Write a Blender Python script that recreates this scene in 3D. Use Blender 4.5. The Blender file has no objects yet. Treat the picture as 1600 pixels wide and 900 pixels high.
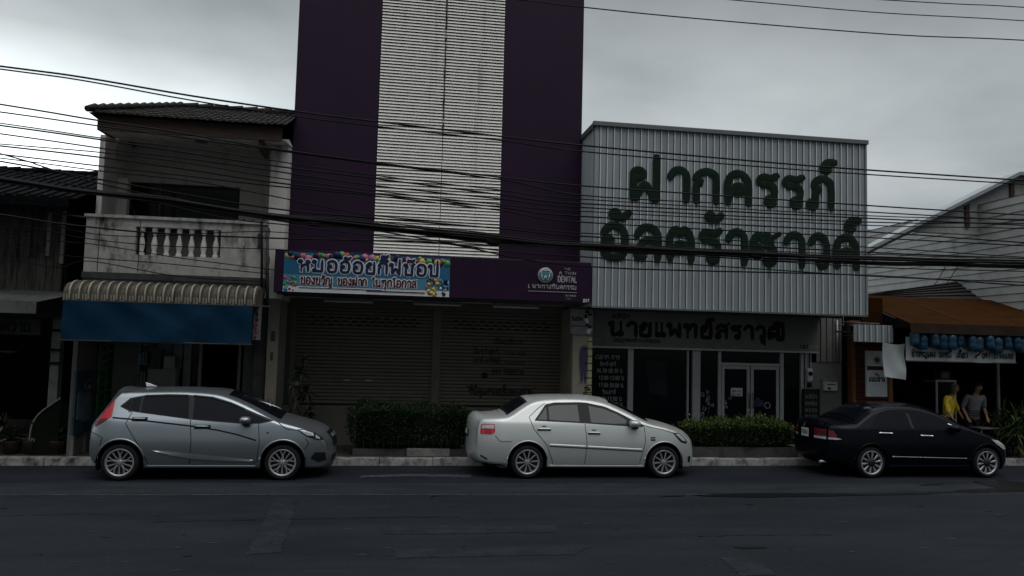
import bpy, math, random
from mathutils import Vector, Matrix
random.seed(7)
C = bpy.context.scene.collection
SC = bpy.context.scene
R = math.radians
# ---------------------------------------------------------------- camera
F_PX, PITCH, ROLL, YAW, CAM_H = 1244.37, .0748594, .0254181, .1567381, 2.33429
_fw = Vector((math.sin(YAW)*math.cos(PITCH), math.cos(YAW)*math.cos(PITCH), math.sin(PITCH)))
_r0 = Vector((math.cos(YAW), -math.sin(YAW), 0)); _u0 = _r0.cross(_fw)
_rt = _r0*math.cos(ROLL) + _u0*math.sin(ROLL)
_up = -_r0*math.sin(ROLL) + _u0*math.cos(ROLL)
CAM = Vector((0, 0, CAM_H))
cd = bpy.data.cameras.new('camera'); co = bpy.data.objects.new('camera', cd); C.objects.link(co)
cd.sensor_width = 36; cd.lens = F_PX/1600*36; cd.clip_end = 2000; cd.clip_start = .1
m = Matrix.Identity(4)
for i in range(3):
    m[i][0] = _rt[i]; m[i][1] = _up[i]; m[i][2] = -_fw[i]; m[i][3] = CAM[i]
co.matrix_world = m; SC.camera = co
def at(px, py, Y):
    """survey helper: world point on the vertical plane y=Y seen at a pixel of the 1600x900 photo"""
    d = _fw + _rt*((px-800)/F_PX) - _up*((py-450)/F_PX)
    return CAM + d*(Y/d.y)
# ---------------------------------------------------------------- sky and sun
W = bpy.data.worlds.new('World'); SC.world = W; W.use_nodes = True
nt = W.node_tree; N = nt.nodes; L = nt.links; N.clear()
out = N.new('ShaderNodeOutputWorld'); bg = N.new('ShaderNodeBackground'); L.new(bg.outputs[0], out.inputs[0])
sky = N.new('ShaderNodeTexSky'); sky.sky_type = 'NISHITA'; sky.sun_disc = False
SUN_EL, SUN_AZ = R(62), R(150)          # high veiled sun, behind the photographer's right shoulder
sky.sun_elevation = SUN_EL; sky.sun_rotation = SUN_AZ
tc = N.new('ShaderNodeTexCoord'); sx = N.new('ShaderNodeSeparateXYZ'); L.new(tc.outputs['Generated'], sx.inputs[0])
def mth(op, a, b=None, clamp=False):
    n = N.new('ShaderNodeMath'); n.operation = op; n.use_clamp = clamp
    for k, v in ((0, a), (1, b)):
        if v is None: continue
        if isinstance(v, (int, float)): n.inputs[k].default_value = v
        else: L.new(v, n.inputs[k])
    return n.outputs[0]
def ramp(fac, stops):
    n = N.new('ShaderNodeValToRGB'); L.new(fac, n.inputs[0]); e = n.color_ramp.elements
    while len(e) < len(stops): e.new(.5)
    for k, (p, c) in enumerate(stops):
        e[k].position = p; e[k].color = (c[0], c[1], c[2], 1)
    return n.outputs[0]
# cloud layer: noise on a flattened dome so that cloud banks stretch toward the horizon
zc = mth('ADD', mth('MAXIMUM', sx.outputs[2], 0), .22)
cx = mth('DIVIDE', sx.outputs[0], zc); cy = mth('DIVIDE', sx.outputs[1], zc)
cb = N.new('ShaderNodeCombineXYZ'); L.new(cx, cb.inputs[0]); L.new(cy, cb.inputs[1])
nz = N.new('ShaderNodeTexNoise'); nz.inputs['Scale'].default_value = 1.5; nz.inputs['Detail'].default_value = 6; nz.inputs['Roughness'].default_value = .47
L.new(cb.outputs[0], nz.inputs['Vector'])
# overcast brightness by height above the horizon
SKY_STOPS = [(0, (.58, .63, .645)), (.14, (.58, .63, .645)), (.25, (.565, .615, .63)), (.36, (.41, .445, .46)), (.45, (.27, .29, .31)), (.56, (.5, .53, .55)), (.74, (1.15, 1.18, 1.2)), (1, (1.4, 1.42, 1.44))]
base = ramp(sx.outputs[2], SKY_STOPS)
cl = ramp(nz.outputs[0], [(.30, (.68, .695, .71)), (.5, (1, 1, 1)), (.70, (1.28, 1.265, 1.25))])
mx = N.new('ShaderNodeMix'); mx.data_type = 'RGBA'; mx.blend_type = 'MULTIPLY'; mx.inputs[0].default_value = 1
L.new(base, mx.inputs[6]); L.new(cl, mx.inputs[7])
# thinner cloud low on the left ahead, where the sky glows
gl = mth('MULTIPLY', mth('SUBTRACT', mth('MULTIPLY', sx.outputs[0], -1.0), -.12), 1.5, True)
glz = mth('MULTIPLY', mth('SUBTRACT', .325, sx.outputs[2]), 6.5, True)
front = mth('MULTIPLY', sx.outputs[1], 2.0, True)
glow = mth('ADD', mth('MULTIPLY', mth('MULTIPLY', gl, glz), mth('MULTIPLY', front, 2.8)), 1.0)
# low sky behind the photographer darkened in place of unseen buildings opposite
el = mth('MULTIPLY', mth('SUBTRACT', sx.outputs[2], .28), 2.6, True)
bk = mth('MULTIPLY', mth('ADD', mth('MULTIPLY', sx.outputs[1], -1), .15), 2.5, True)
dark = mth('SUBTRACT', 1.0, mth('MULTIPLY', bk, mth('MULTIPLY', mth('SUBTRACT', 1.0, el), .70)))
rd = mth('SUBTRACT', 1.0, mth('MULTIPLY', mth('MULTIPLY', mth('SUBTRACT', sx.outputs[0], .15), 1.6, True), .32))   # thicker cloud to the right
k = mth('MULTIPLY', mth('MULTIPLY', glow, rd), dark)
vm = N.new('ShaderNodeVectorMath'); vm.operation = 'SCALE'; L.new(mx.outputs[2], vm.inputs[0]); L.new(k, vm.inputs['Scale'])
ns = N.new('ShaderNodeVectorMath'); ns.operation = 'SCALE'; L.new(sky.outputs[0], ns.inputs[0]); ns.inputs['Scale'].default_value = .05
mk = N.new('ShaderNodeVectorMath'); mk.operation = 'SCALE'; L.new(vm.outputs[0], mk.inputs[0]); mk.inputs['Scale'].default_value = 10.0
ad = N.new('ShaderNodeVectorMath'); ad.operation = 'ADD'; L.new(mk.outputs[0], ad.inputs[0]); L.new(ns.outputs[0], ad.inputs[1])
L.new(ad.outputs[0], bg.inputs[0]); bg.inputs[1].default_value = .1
sl = bpy.data.lights.new('sun', 'SUN'); so = bpy.data.objects.new('sun', sl); C.objects.link(so)
sl.energy = .5; sl.angle = R(40); sl.color = (1, .96, .9)
so.rotation_euler = Vector((-math.sin(SUN_AZ)*math.cos(SUN_EL), -math.cos(SUN_AZ)*math.cos(SUN_EL), -math.sin(SUN_EL))).to_track_quat('-Z', 'Y').to_euler()
SC.view_settings.view_transform = 'Standard'; SC.view_settings.look = 'None'
SC.view_settings.exposure = 0; SC.view_settings.gamma = 1
SC.cycles.max_bounces = 6
# ---------------------------------------------------------------- materials
def mat(name, col, rough=.7, metal=0, spec=.3, var=.25, scale=6, bump=0, bscale=40, col2=None, stretch=(1, 1, 1), dirt=None, coat=0, emit=0, grain=0):
    mm = bpy.data.materials.new(name); mm.use_nodes = True
    t = mm.node_tree; n = t.nodes; l = t.links; b = n['Principled BSDF']
    b.inputs['Roughness'].default_value = rough; b.inputs['Metallic'].default_value = metal
    b.inputs['Specular IOR Level'].default_value = spec; b.inputs['Coat Weight'].default_value = coat
    tcn = n.new('ShaderNodeTexCoord'); mp = n.new('ShaderNodeMapping'); mp.inputs['Scale'].default_value = stretch
    l.new(tcn.outputs['Object'], mp.inputs[0])
    nn = n.new('ShaderNodeTexNoise'); nn.inputs['Scale'].default_value = scale; nn.inputs['Detail'].default_value = 6; nn.inputs['Roughness'].default_value = .65
    l.new(mp.outputs[0], nn.inputs['Vector'])
    rp = n.new('ShaderNodeValToRGB'); l.new(nn.outputs[0], rp.inputs[0])
    c2 = col2 or tuple(c*(1-var) for c in col)
    c1 = tuple(min(1, c*(1+var*.5)) for c in col)
    rp.color_ramp.elements[0].position = .33; rp.color_ramp.elements[0].color = (*c2, 1)
    rp.color_ramp.elements[1].position = .67; rp.color_ramp.elements[1].color = (*c1, 1)
    o = rp.outputs[0]
    if dirt:            # (colour, amount 0-1, scale, stretch): stains with a shape of their own
        mp2 = n.new('ShaderNodeMapping'); mp2.inputs['Scale'].default_value = dirt[3]; l.new(tcn.outputs['Object'], mp2.inputs[0])
        n2 = n.new('ShaderNodeTexNoise'); n2.inputs['Scale'].default_value = dirt[2]; n2.inputs['Detail'].default_value = 8; n2.inputs['Roughness'].default_value = .7
        l.new(mp2.outputs[0], n2.inputs['Vector'])
        r2 = n.new('ShaderNodeValToRGB'); l.new(n2.outputs[0], r2.inputs[0])
        r2.color_ramp.elements[0].position = .62-.3*dirt[1]; r2.color_ramp.elements[0].color = (1, 1, 1, 1)
        r2.color_ramp.elements[1].position = .78-.25*dirt[1]; r2.color_ramp.elements[1].color = (0, 0, 0, 1)
        mxx = n.new('ShaderNodeMix'); mxx.data_type = 'RGBA'; l.new(r2.outputs[0], mxx.inputs[0])
        mxx.inputs[6].default_value = (*dirt[0], 1); l.new(o, mxx.inputs[7]); o = mxx.outputs[2]
    if grain:
        n3 = n.new('ShaderNodeTexNoise'); n3.inputs['Scale'].default_value = 45; n3.inputs['Detail'].default_value = 3; n3.inputs['Roughness'].default_value = .8
        l.new(tcn.outputs['Object'], n3.inputs['Vector']); r3 = n.new('ShaderNodeValToRGB'); l.new(n3.outputs[0], r3.inputs[0])
        r3.color_ramp.elements[0].position = .36; r3.color_ramp.elements[0].color = (1-grain, 1-grain, 1-grain, 1); r3.color_ramp.elements[1].position = .66; r3.color_ramp.elements[1].color = (1+grain, 1+grain, 1+grain, 1)
        m3 = n.new('ShaderNodeMix'); m3.data_type = 'RGBA'; m3.blend_type = 'MULTIPLY'; m3.inputs[0].default_value = 1; l.new(o, m3.inputs[6]); l.new(r3.outputs[0], m3.inputs[7]); o = m3.outputs[2]
    l.new(o, b.inputs['Base Color'])
    if bump:
        nb = n.new('ShaderNodeTexNoise'); nb.inputs['Scale'].default_value = bscale; nb.inputs['Detail'].default_value = 5
        l.new(mp.outputs[0], nb.inputs['Vector'])
        bp = n.new('ShaderNodeBump'); bp.inputs['Strength'].default_value = bump; bp.inputs['Distance'].default_value = .02
        l.new(nb.outputs[0], bp.inputs['Height']); l.new(bp.outputs[0], b.inputs['Normal'])
    if emit:
        b.inputs['Emission Color'].default_value = (*col, 1); b.inputs['Emission Strength'].default_value = emit
    return mm
M = {}
def dm(k, *a, **kw): M[k] = mat(k, *a, **kw)
dm('asphalt', (.0158, .0195, .0262), .9, 0, .12, .35, .9, .35, 60, stretch=(.35, 1, 1), dirt=((.0095, .012, .015), .33, 1.1, (.22, 1.3, 1)), grain=.45)
dm('asphalt_light', (.0240, .0292, .0370), .9, 0, .12, .35, 2, .3, 70, stretch=(.4, 1, 1), dirt=((.014, .0175, .021), .3, 1.5, (.25, 2, 1)), grain=.45)
dm('asphalt_patch', (.0195, .0228, .0290), .9, 0, .12, .4, 3, .3, 70, dirt=((.0145, .0185, .0225), .45, 3, (.5, 1, 1)), grain=.45)
dm('tar', (.004, .004, .005), .45, 0, .25, .3, 5)
dm('faded_line', (.062, .068, .074), .9, 0, .1, .5, 9, dirt=((.024, .028, .033), .45, 5, (1, 1, 1)))
dm('ground', (.05, .05, .045), .95, 0, .1)
dm('pavement', (.050, .048, .045), .9, 0, .15, .4, 3, .3, 40, dirt=((.02, .02, .02), .35, 3, (1, 1, 1)), grain=.4)
dm('maroon', (.06, .018, .016), .7, 0, .2, .2)
dm('board_green', (.008, .020, .014), .7, 0, .2, .2)
dm('kerb_paint', (.27, .27, .255), .8, 0, .2, .3, 8, .3, 50, dirt=((.035, .035, .035), .48, 4.5, (1, 1, 1)))
dm('concrete', (.20, .20, .19), .9, 0, .2, .35, 4, .3, 50, dirt=((.05, .05, .048), .3, 2.5, (1, 1, .4)))
dm('dark_concrete', (.07, .07, .068), .9, 0, .2, .4, 4, .3, 50)
dm('house_plaster', (.74, .71, .67), .85, 0, .2, .12, 3, .15, 60, dirt=((.22, .21, .19), .18, 1.6, (1.6, 1.6, .35)))
dm('old_plaster', (.50, .49, .46), .9, 0, .2, .2, 5, .3, 60, dirt=((.045, .043, .04), .42, 2.6, (1.5, 1.5, .7)))
dm('soffit', (.78, .74, .68), .85, 0, .2, .1, 3)
dm('roof_tile', (.030, .028, .026), .8, 0, .25, .5, 9, .3, 30)
dm('dark_wood', (.085, .078, .07), .85, 0, .2, .5, 5, .3, 40, stretch=(6, 6, .5), dirt=((.012, .011, .010), .4, 3, (3, 3, .4)))
dm('brown_wood', (.055, .035, .025), .7, 0, .25, .4, 6, stretch=(.5, 5, 5))
dm('grey_sheet', (.11, .115, .115), .6, .2, .3, .35, 3, dirt=((.05, .045, .04), .3, 2, (1, 1, .4)))
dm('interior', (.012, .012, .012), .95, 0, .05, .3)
dm('glass', (.008, .010, .012), .08, 0, .12, .2, 2)
dm('house_glass', (.014, .016, .018), .1, 0, .15, .2, 2)
dm('alu', (.42, .44, .44), .5, .35, .4, .12, 8)
dm('purple', (.0215, .0068, .030), .6, 0, .22, .22, .7, dirt=((.017, .0060, .025), .2, 1.0, (1.5, 1.5, .25)))
dm('purple_panel', (.0225, .0060, .029), .5, 0, .25, .2, .9)
dm('louvre', (.88, .87, .81), .6, 0, .3, .08, 4, dirt=((.42, .42, .41), .12, 1.6, (3, 3, .12)))
dm('shutter', (.125, .115, .090), .6, .1, .25, .12, 2, dirt=((.075, .068, .058), .2, 1.4, (1, 1, .4)))
dm('shutter_mark', (.02, .02, .022), .8, 0, .2, .2)
dm('shutter_vent', (.012, .012, .012), .9, 0, .1)
dm('step_wall', (.125, .12, .108), .8, 0, .2, .15, 3, dirt=((.09, .085, .08), .2, 2, (1, 1, .5)))
dm('pillar_cream', (.27, .25, .20), .85, 0, .2, .15, 3, dirt=((.12, .11, .09), .25, 2, (2, 2, .4)))
dm('clad_rib', (.66, .70, .70), .5, .1, .35, .06, 2)  # paler crest colour paints in the light caught by the cladding ribs
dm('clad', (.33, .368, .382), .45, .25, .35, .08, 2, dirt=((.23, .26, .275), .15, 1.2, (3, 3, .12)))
dm('clad_trim', (.16, .175, .18), .5, .3, .35, .1)
dm('sign_green', (.004, .019, .010), .75, 0, .2, .35, 6)
dm('clinic_band', (.20, .205, .20), .8, 0, .2, .12, 3, dirt=((.10, .10, .10), .2, 2, (1, 1, .5)))
dm('letter_black', (.006, .006, .006), .6, 0, .2, .2)
dm('clinic_grey', (.20, .20, .19), .8, 0, .2, .12, 3)
dm('white_mark', (.32, .33, .33), .8, 0, .2, .15)
dm('dim_mark', (.16, .17, .18), .8, 0, .2, .15)
dm('paper', (.62, .63, .62), .8, 0, .2, .06)
dm('orange_sheet', (.036, .0135, .0022), .95, 0, .04, .25, 2, stretch=(1, 3, 3), dirt=((.011, .006, .003), .25, 2, (.6, 2, 2)))
dm('brown_strip', (.030, .021, .016), .9, 0, .06, .25, 3)
dm('brick_tile', (.16, .06, .03), .6, 0, .25, .35, 14)
dm('wood_post', (.26, .12, .05), .7, 0, .2, .3, 6, stretch=(4, 4, .6))
dm('tarp_blue', (.0022, .026, .058), .7, 0, .12, .2, 3, .25, 6)
dm('awning_rib', (.36, .335, .27), .75, 0, .2, .2, 5)  # paler than the sheet: rib highlights painted in, plus the hem dashes
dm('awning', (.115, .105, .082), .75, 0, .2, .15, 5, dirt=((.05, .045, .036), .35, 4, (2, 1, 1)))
dm('old_tile', (.008, .009, .010), .95, 0, .04, .5, 9, .3, 30)
dm('dim_poster', (.022, .027, .030), .6, 0, .1, .3, 3)
dm('shed_wall', (.33, .34, .33), .8, 0, .2, .15, 3, dirt=((.2, .2, .195), .2, 2, (1, 1, .5)))
dm('ridge_stain', (.02, .02, .02), .9, 0, .1)
dm('cloth_white', (.50, .54, .55), .85, 0, .15, .08, 5)
dm('black_cable', (.006, .006, .007), .7, 0, .2, .1)
dm('grey_cable', (.05, .05, .05), .6, 0, .3, .1)
dm('metal_grey', (.20, .20, .20), .5, .4, .3, .2)
dm('tube_white', (.70, .70, .66), .4, 0, .4, .05)
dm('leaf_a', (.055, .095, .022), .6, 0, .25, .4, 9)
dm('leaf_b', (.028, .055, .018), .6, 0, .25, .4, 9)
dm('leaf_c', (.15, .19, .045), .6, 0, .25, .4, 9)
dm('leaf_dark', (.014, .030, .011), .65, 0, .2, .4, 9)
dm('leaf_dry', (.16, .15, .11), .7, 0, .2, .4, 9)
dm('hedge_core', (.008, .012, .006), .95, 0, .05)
dm('bark', (.075, .062, .05), .9, 0, .1, .4, 12, .5, 30)
dm('pot_clay', (.045, .034, .028), .85, 0, .2, .3, 8)
dm('bottle_blue', (.013, .055, .10), .25, 0, .4, .35, 12)
dm('skin', (.30, .17, .11), .6, 0, .3, .1)
dm('hair', (.012, .010, .010), .6, 0, .3, .2)
dm('grey_hair', (.07, .065, .06), .7, 0, .3, .3)
dm('shirt_yellow', (.62, .47, .05), .85, 0, .15, .25, 14, dirt=((.22, .10, .02), .22, 9, (1, 1, 1)))
dm('shirt_grey', (.17, .175, .20), .85, 0, .15, .15, 9)
dm('stripe_dark', (.03, .03, .045), .85, 0, .15, .1)
dm('trousers', (.02, .02, .026), .9, 0, .1, .2)
dm('green_paint', (.05, .19, .065), .6, 0, .25, .3, 8)
dm('poster_blue', (.020, .058, .080), .6, 0, .25, .5, 5)
dm('poster_pale', (.11, .14, .16), .6, 0, .25, .3, 8)
dm('banner_blue', (.022, .15, .30), .55, 0, .3, .15, 2)
dm('banner_sky', (.075, .27, .40), .55, 0, .3, .15, 2)
dm('banner_white', (.72, .74, .76), .55, 0, .3, .05)
dm('navy', (.012, .018, .07), .55, 0, .3, .1)
dm('crimson', (.085, .012, .026), .55, 0, .3, .1)
dm('balloon_red', (.52, .08, .06), .45, 0, .4, .15); dm('balloon_yellow', (.62, .47, .05), .45, 0, .4, .15)
dm('balloon_green', (.10, .35, .10), .45, 0, .4, .15); dm('balloon_pink', (.55, .16, .30), .45, 0, .4, .15)
dm('teal', (.07, .26, .30), .5, 0, .3, .15); dm('silver_mark', (.42, .40, .44), .5, .2, .3, .1)
dm('violet_mark', (.050, .042, .085), .6, 0, .3, .15); dm('ruler_yellow', (.40, .37, .22), .6, 0, .3, .1)
# cars
dm('paint_silver', (.305, .345, .37), .30, .78, .5, .03, 3, coat=.3)
dm('paint_white', (.56, .585, .575), .30, .35, .5, .03, 3, coat=.5)
dm('paint_black', (.0032, .0038, .0072), .25, 0, .14, .05, 3)
dm('car_glass', (.005, .006, .009), .07, 0, .11, .05)
dm('car_glass_pale', (.050, .060, .062), .10, 0, .35, .08, 2)
dm('car_trim', (.009, .009, .011), .5, 0, .3, .1)
dm('seam', (.008, .008, .010), .8, 0, .1, .1)
dm('under', (.006, .006, .006), .95, 0, .05)
dm('tyre', (.012, .012, .013), .85, 0, .2, .2, 20)
dm('alloy', (.42, .43, .45), .38, .7, .5, .1, 20)
dm('alloy_dark', (.02, .02, .022), .6, .3, .3, .1)
dm('lamp_red', (.50, .018, .03), .2, 0, .5, .2, 12)
dm('lamp_dark_red', (.13, .010, .022), .2, 0, .5, .2, 12)
dm('lamp_clear', (.55, .57, .60), .15, .2, .5, .3, 18)
dm('chrome', (.65, .66, .68), .2, .8, .5, .05)
dm('plate', (.62, .62, .60), .6, 0, .3, .06)
# ---------------------------------------------------------------- helpers
def tag(o, label=None, cat=None, group=None, kind=None):
    if label: o['label'] = label
    if cat: o['category'] = cat
    if group: o['group'] = group
    if kind: o['kind'] = kind
    return o
def empty(name, loc, label, cat, group=None, rz=0):
    o = bpy.data.objects.new(name, None); C.objects.link(o); o.location = loc; o.rotation_euler = (0, 0, rz)
    o.empty_display_size = .2
    return tag(o, label, cat, group)
class MB:
    def __init__(s): s.marks = []; s.v = []; s.f = []; s.mi = []; s.mats = []; s.sm = []
    def m(s, k):
        if k not in s.mats: s.mats.append(k)
        return s.mats.index(k)
    def face(s, idx, k, smooth=False): s.f.append(tuple(idx)); s.mi.append(s.m(k)); s.sm.append(smooth)
    def poly(s, pts, k, smooth=False):
        b = len(s.v); s.v += [tuple(p) for p in pts]; s.face(range(b, b+len(pts)), k, smooth); return s
    def box(s, x0, x1, y0, y1, z0, z1, k):
        b = len(s.v); s.v += [(x, y, z) for z in (z0, z1) for y in (y0, y1) for x in (x0, x1)]
        for q in ((0, 2, 3, 1), (4, 5, 7, 6), (0, 1, 5, 4), (2, 6, 7, 3), (0, 4, 6, 2), (1, 3, 7, 5)): s.face([b+i for i in q], k)
        return s
    def prism(s, pts, y0, y1, k):           # outline in x,z extruded along y
        n = len(pts); b = len(s.v); s.v += [(p[0], y0, p[1]) for p in pts] + [(p[0], y1, p[1]) for p in pts]
        s.face(range(b, b+n), k); s.face(range(b+2*n-1, b+n-1, -1), k)
        for i in range(n): j = (i+1) % n; s.face((b+i, b+n+i, b+n+j, b+j), k)
        return s
    def xprism(s, pts, x0, x1, k):          # outline in y,z extruded along x
        n = len(pts); b = len(s.v); s.v += [(x0, p[0], p[1]) for p in pts] + [(x1, p[0], p[1]) for p in pts]
        s.face(range(b, b+n), k); s.face(range(b+2*n-1, b+n-1, -1), k)
        for i in range(n): j = (i+1) % n; s.face((b+i, b+n+i, b+n+j, b+j), k)
        return s
    def tube(s, pts, r, k, n=6, smooth=True):
        pts = [Vector(p) for p in pts]; rr = r if isinstance(r, (list, tuple)) else [r]*len(pts)
        b = len(s.v); up = Vector((0, 0, 1))
        for i, p in enumerate(pts):
            t = (pts[min(i+1, len(pts)-1)] - pts[max(i-1, 0)]).normalized()
            a = t.cross(up if abs(t.z) < .95 else Vector((1, 0, 0))).normalized(); c = a.cross(t)
            for q in range(n):
                an = 2*math.pi*q/n; s.v.append(tuple(p + (a*math.cos(an) + c*math.sin(an))*rr[i]))
        for i in range(len(pts)-1):
            for q in range(n):
                s.face((b+i*n+q, b+i*n+(q+1) % n, b+(i+1)*n+(q+1) % n, b+(i+1)*n+q), k, smooth)
        s.face([b+q for q in range(n)][::-1], k); e = b+(len(pts)-1)*n; s.face([e+q for q in range(n)], k)
        return s
    def lathe(s, prof, k, n=20, axis='z', o=(0, 0, 0), smooth=True):   # prof: (radius, height)
        b = len(s.v)
        for r, h in prof:
            for q in range(n):
                a = 2*math.pi*q/n; c, d = r*math.cos(a), r*math.sin(a)
                p = (c, d, h) if axis == 'z' else (c, h, d) if axis == 'y' else (h, c, d)
                s.v.append((p[0]+o[0], p[1]+o[1], p[2]+o[2]))
        for i in range(len(prof)-1):
            for q in range(n): s.face((b+i*n+q, b+i*n+(q+1) % n, b+(i+1)*n+(q+1) % n, b+(i+1)*n+q), k, smooth)
        return s
    def leaf(s, p, d, nrm, ln, w, k, bend=.15):
        d = d.normalized(); sd = d.cross(nrm)
        if sd.length < 1e-4: sd = d.orthogonal()
        sd.normalize(); nn = sd.cross(d); b = len(s.v)
        mid = p + d*(ln*.5) + nn*(bend*ln*.5); tip = p + d*ln - nn*(bend*ln*.3)
        s.v += [tuple(p), tuple(mid + sd*w*.5), tuple(tip), tuple(mid - sd*w*.5)]
        s.face((b, b+1, b+2), k); s.face((b, b+2, b+3), k)
    def build(s, name, parent=None, bevel=0, merge=False):
        me = bpy.data.meshes.new(name); me.from_pydata(s.v, [], s.f)
        for k in s.mats: me.materials.append(M[k])
        me.polygons.foreach_set('material_index', s.mi); me.polygons.foreach_set('use_smooth', s.sm); me.update()
        if merge or bevel:
            import bmesh
            bm = bmesh.new(); bm.from_mesh(me); bmesh.ops.remove_doubles(bm, verts=bm.verts, dist=2e-4)
            bmesh.ops.recalc_face_normals(bm, faces=bm.faces); bm.to_mesh(me); bm.free()
        o = bpy.data.objects.new(name, me); C.objects.link(o)
        if parent: o.parent = parent; o.matrix_parent_inverse = Matrix.Translation(parent.location).inverted() if parent.type == 'EMPTY' and not parent.get('local') else Matrix.Identity(4)
        if bevel:
            b = o.modifiers.new('bevel', 'BEVEL'); b.width = bevel; b.segments = 2; b.limit_method = 'ANGLE'
        return o
def struct(name, mb): return tag(mb.build(name), kind='structure')
# ---------------------------------------------------------------- hand-drawn lettering (Thai, digits): strokes on a 100-high grid
def _c(x, y, r, n=10): return [(x + r*math.cos(2*math.pi*i/n), y + r*math.sin(2*math.pi*i/n)) for i in range(n+1)]
def _s(t): return [tuple(float(q) for q in p.split(',')) for p in t.split()]
GL = {}
def g(ch, w, *st): GL[ch] = (w, [s if isinstance(s, list) else _s(s) for s in st])
H9 = _c(12, 88, 9)
g('ก', 72, '10,0 10,52 23,62 8,75 20,93 38,100 56,93 63,75 63,0')
g('ข', 70, _c(14, 88, 9), '22,86 28,72 18,58 18,4 24,0 58,0 62,4 62,100')
g('ค', 78, '12,0 10,60 20,90 39,100 58,90 68,62 68,0', _c(40, 46, 12), '30,38 13,16')
g('ง', 58, _c(38, 88, 9), '46,86 48,50 44,4 30,2 6,46')
g('จ', 66, '8,76 22,97 40,99 56,82 58,40 52,4 38,2 36,22', _c(28, 30, 9))
g('ช', 76, _c(14, 88, 9), '22,86 28,72 18,58 18,4 24,0 54,0 60,4 60,62 68,74 56,84 76,102')
g('ซ', 80, _c(17, 46, 10), '12,38 8,66 14,86 26,92 34,78 44,92 54,84 56,70 46,58', '56,62 66,40 64,10 52,2 40,10', '56,84 78,98')
g('ญ', 104, '12,0 12,52 23,62 9,76 22,94 38,100 54,94 61,76 61,4 66,0 92,0 96,4 96,100', '62,-16 78,-34 96,-28 96,-14')
g('ฝ', 86, _c(22, 78, 13), '10,74 10,6 16,0 40,44 62,2 70,4 70,138')
g('ฟ', 84, _c(11, 88, 9), '19,88 19,6 42,56 63,4 68,10 68,136')
g('พ', 84, _c(11, 88, 9), '19,88 19,6 42,56 63,4 68,10 68,100')
g('ฒ', 104, _c(34, 36, 10), '24,30 12,4 10,66 20,92 30,97 38,84 46,97 56,92 62,72 62,18', _c(66, 10, 9), '72,4 90,4 92,100')
g('ณ', 104, _c(14, 10, 9), '22,14 22,52 10,76 22,96 40,98 54,84 56,20', _c(62, 12, 8), '70,4 92,4 92,100')
g('ด', 78, '12,4 10,62 20,90 39,100 58,90 68,62 68,0', _c(40, 42, 13), '28,34 12,4')
g('ต', 78, '12,4 10,62 18,90 30,98 39,84 48,98 60,90 68,62 68,0', _c(40, 40, 12), '28,32 12,4')
g('ท', 76, _c(11, 88, 9), '19,88 19,0', '19,50 40,92 56,98 64,84 64,0')
g('น', 82, _c(11, 88, 9), '19,88 19,4 54,18', _c(62, 12, 10), '64,22 64,100')
g('บ', 74, _c(11, 88, 9), '19,88 19,4 24,0 58,0 62,4 62,100')
g('ป', 74, _c(11, 88, 9), '19,88 19,4 24,0 58,0 62,4 62,136')
g('ผ', 80, _c(22, 86, 9), '14,84 16,4 38,46 60,4 64,10 64,100')
g('ภ', 78, _c(13, 10, 9), '21,14 22,52 32,62 16,75 26,93 42,100 58,93 66,75 66,0')
g('ถ', 78, _c(13, 10, 9), '21,14 22,52 32,62 16,75 26,93 42,100 58,93 66,75 66,0')
g('ม', 82, _c(11, 88, 9), '19,88 19,18', _c(14, 10, 9), '22,4 60,4 64,8 64,100')
g('ย', 74, _c(32, 86, 9), '24,84 12,74 14,60 30,54 14,46 12,10 20,0 56,0 62,6 62,100')
g('ร', 60, '56,100 40,90 20,94 8,82 16,70 40,66 50,54 48,22', _c(39, 12, 10))
g('ล', 76, '10,74 24,96 42,100 58,92 66,70 66,0', '66,48 46,60 26,50 16,24', _c(20, 13, 10))
g('ว', 60, '8,76 22,97 38,99 50,86 54,60 52,20', _c(43, 12, 10))
g('ศ', 80, '12,0 10,60 20,90 39,100 56,90 66,62 66,0', _c(40, 46, 12), '30,38 13,16', '56,88 78,114')
g('ส', 80, '10,74 24,96 42,100 58,92 66,70 66,0', '66,48 46,60 26,50 16,24', _c(20, 13, 10), '54,92 78,114')
g('ห', 82, _c(11, 88, 9), '19,88 19,0', '19,34 38,58 56,62 66,74', _c(62, 84, 9), '54,62 64,44 64,0')
g('อ', 76, '10,78 24,97 42,100 60,88 67,55 60,8 40,0 20,4 12,24 14,44', _c(22, 50, 9))
g('า', 58, '8,74 20,95 36,100 49,90 53,70 53,0')
g('ะ', 42, _c(13, 72, 8), '18,64 38,80', _c(13, 26, 8), '18,18 38,34')
g('เ', 32, '12,100 12,14 16,2', _c(20, 11, 8)); g('แ', 62, '12,100 12,14', _c(20, 11, 8), '42,100 42,14', _c(50, 11, 8))
g('โ', 46, _c(34, 11, 8), '26,14 26,104 8,116 14,130 42,134'); g('ใ', 42, _c(32, 11, 8), '24,14 24,112', _c(16, 122, 9)); g('ไ', 42, _c(32, 11, 8), '24,14 24,116 8,126 14,138')
MK = {'ั': [_c(-12, 122, 8), _s('-6,115 8,113 24,128')], 'ิ': [_s('-34,113 -24,130 -6,136 12,128 18,113 -34,113')],
      'ี': [_s('-34,113 -24,130 -6,136 12,128 18,113 -34,113'), _s('18,113 20,144')],
      '่': [_s('4,116 4,140')], '้': [_c(-10, 130, 7), _s('-5,124 4,120 22,138')], '๊': [_s('-22,118 -18,136 -8,124 0,136 8,120 22,140')],
      '๋': [_s('4,114 4,142'), _s('-12,128 20,128')], '์': [_c(-2, 122, 9), _s('-8,128 2,142 26,144')],
      'ุ': [_c(6, -18, 7), _s('13,-16 14,-40')], 'ู': [_c(-2, -18, 7), _s('5,-18 6,-38 22,-38 22,-12')]}
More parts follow.
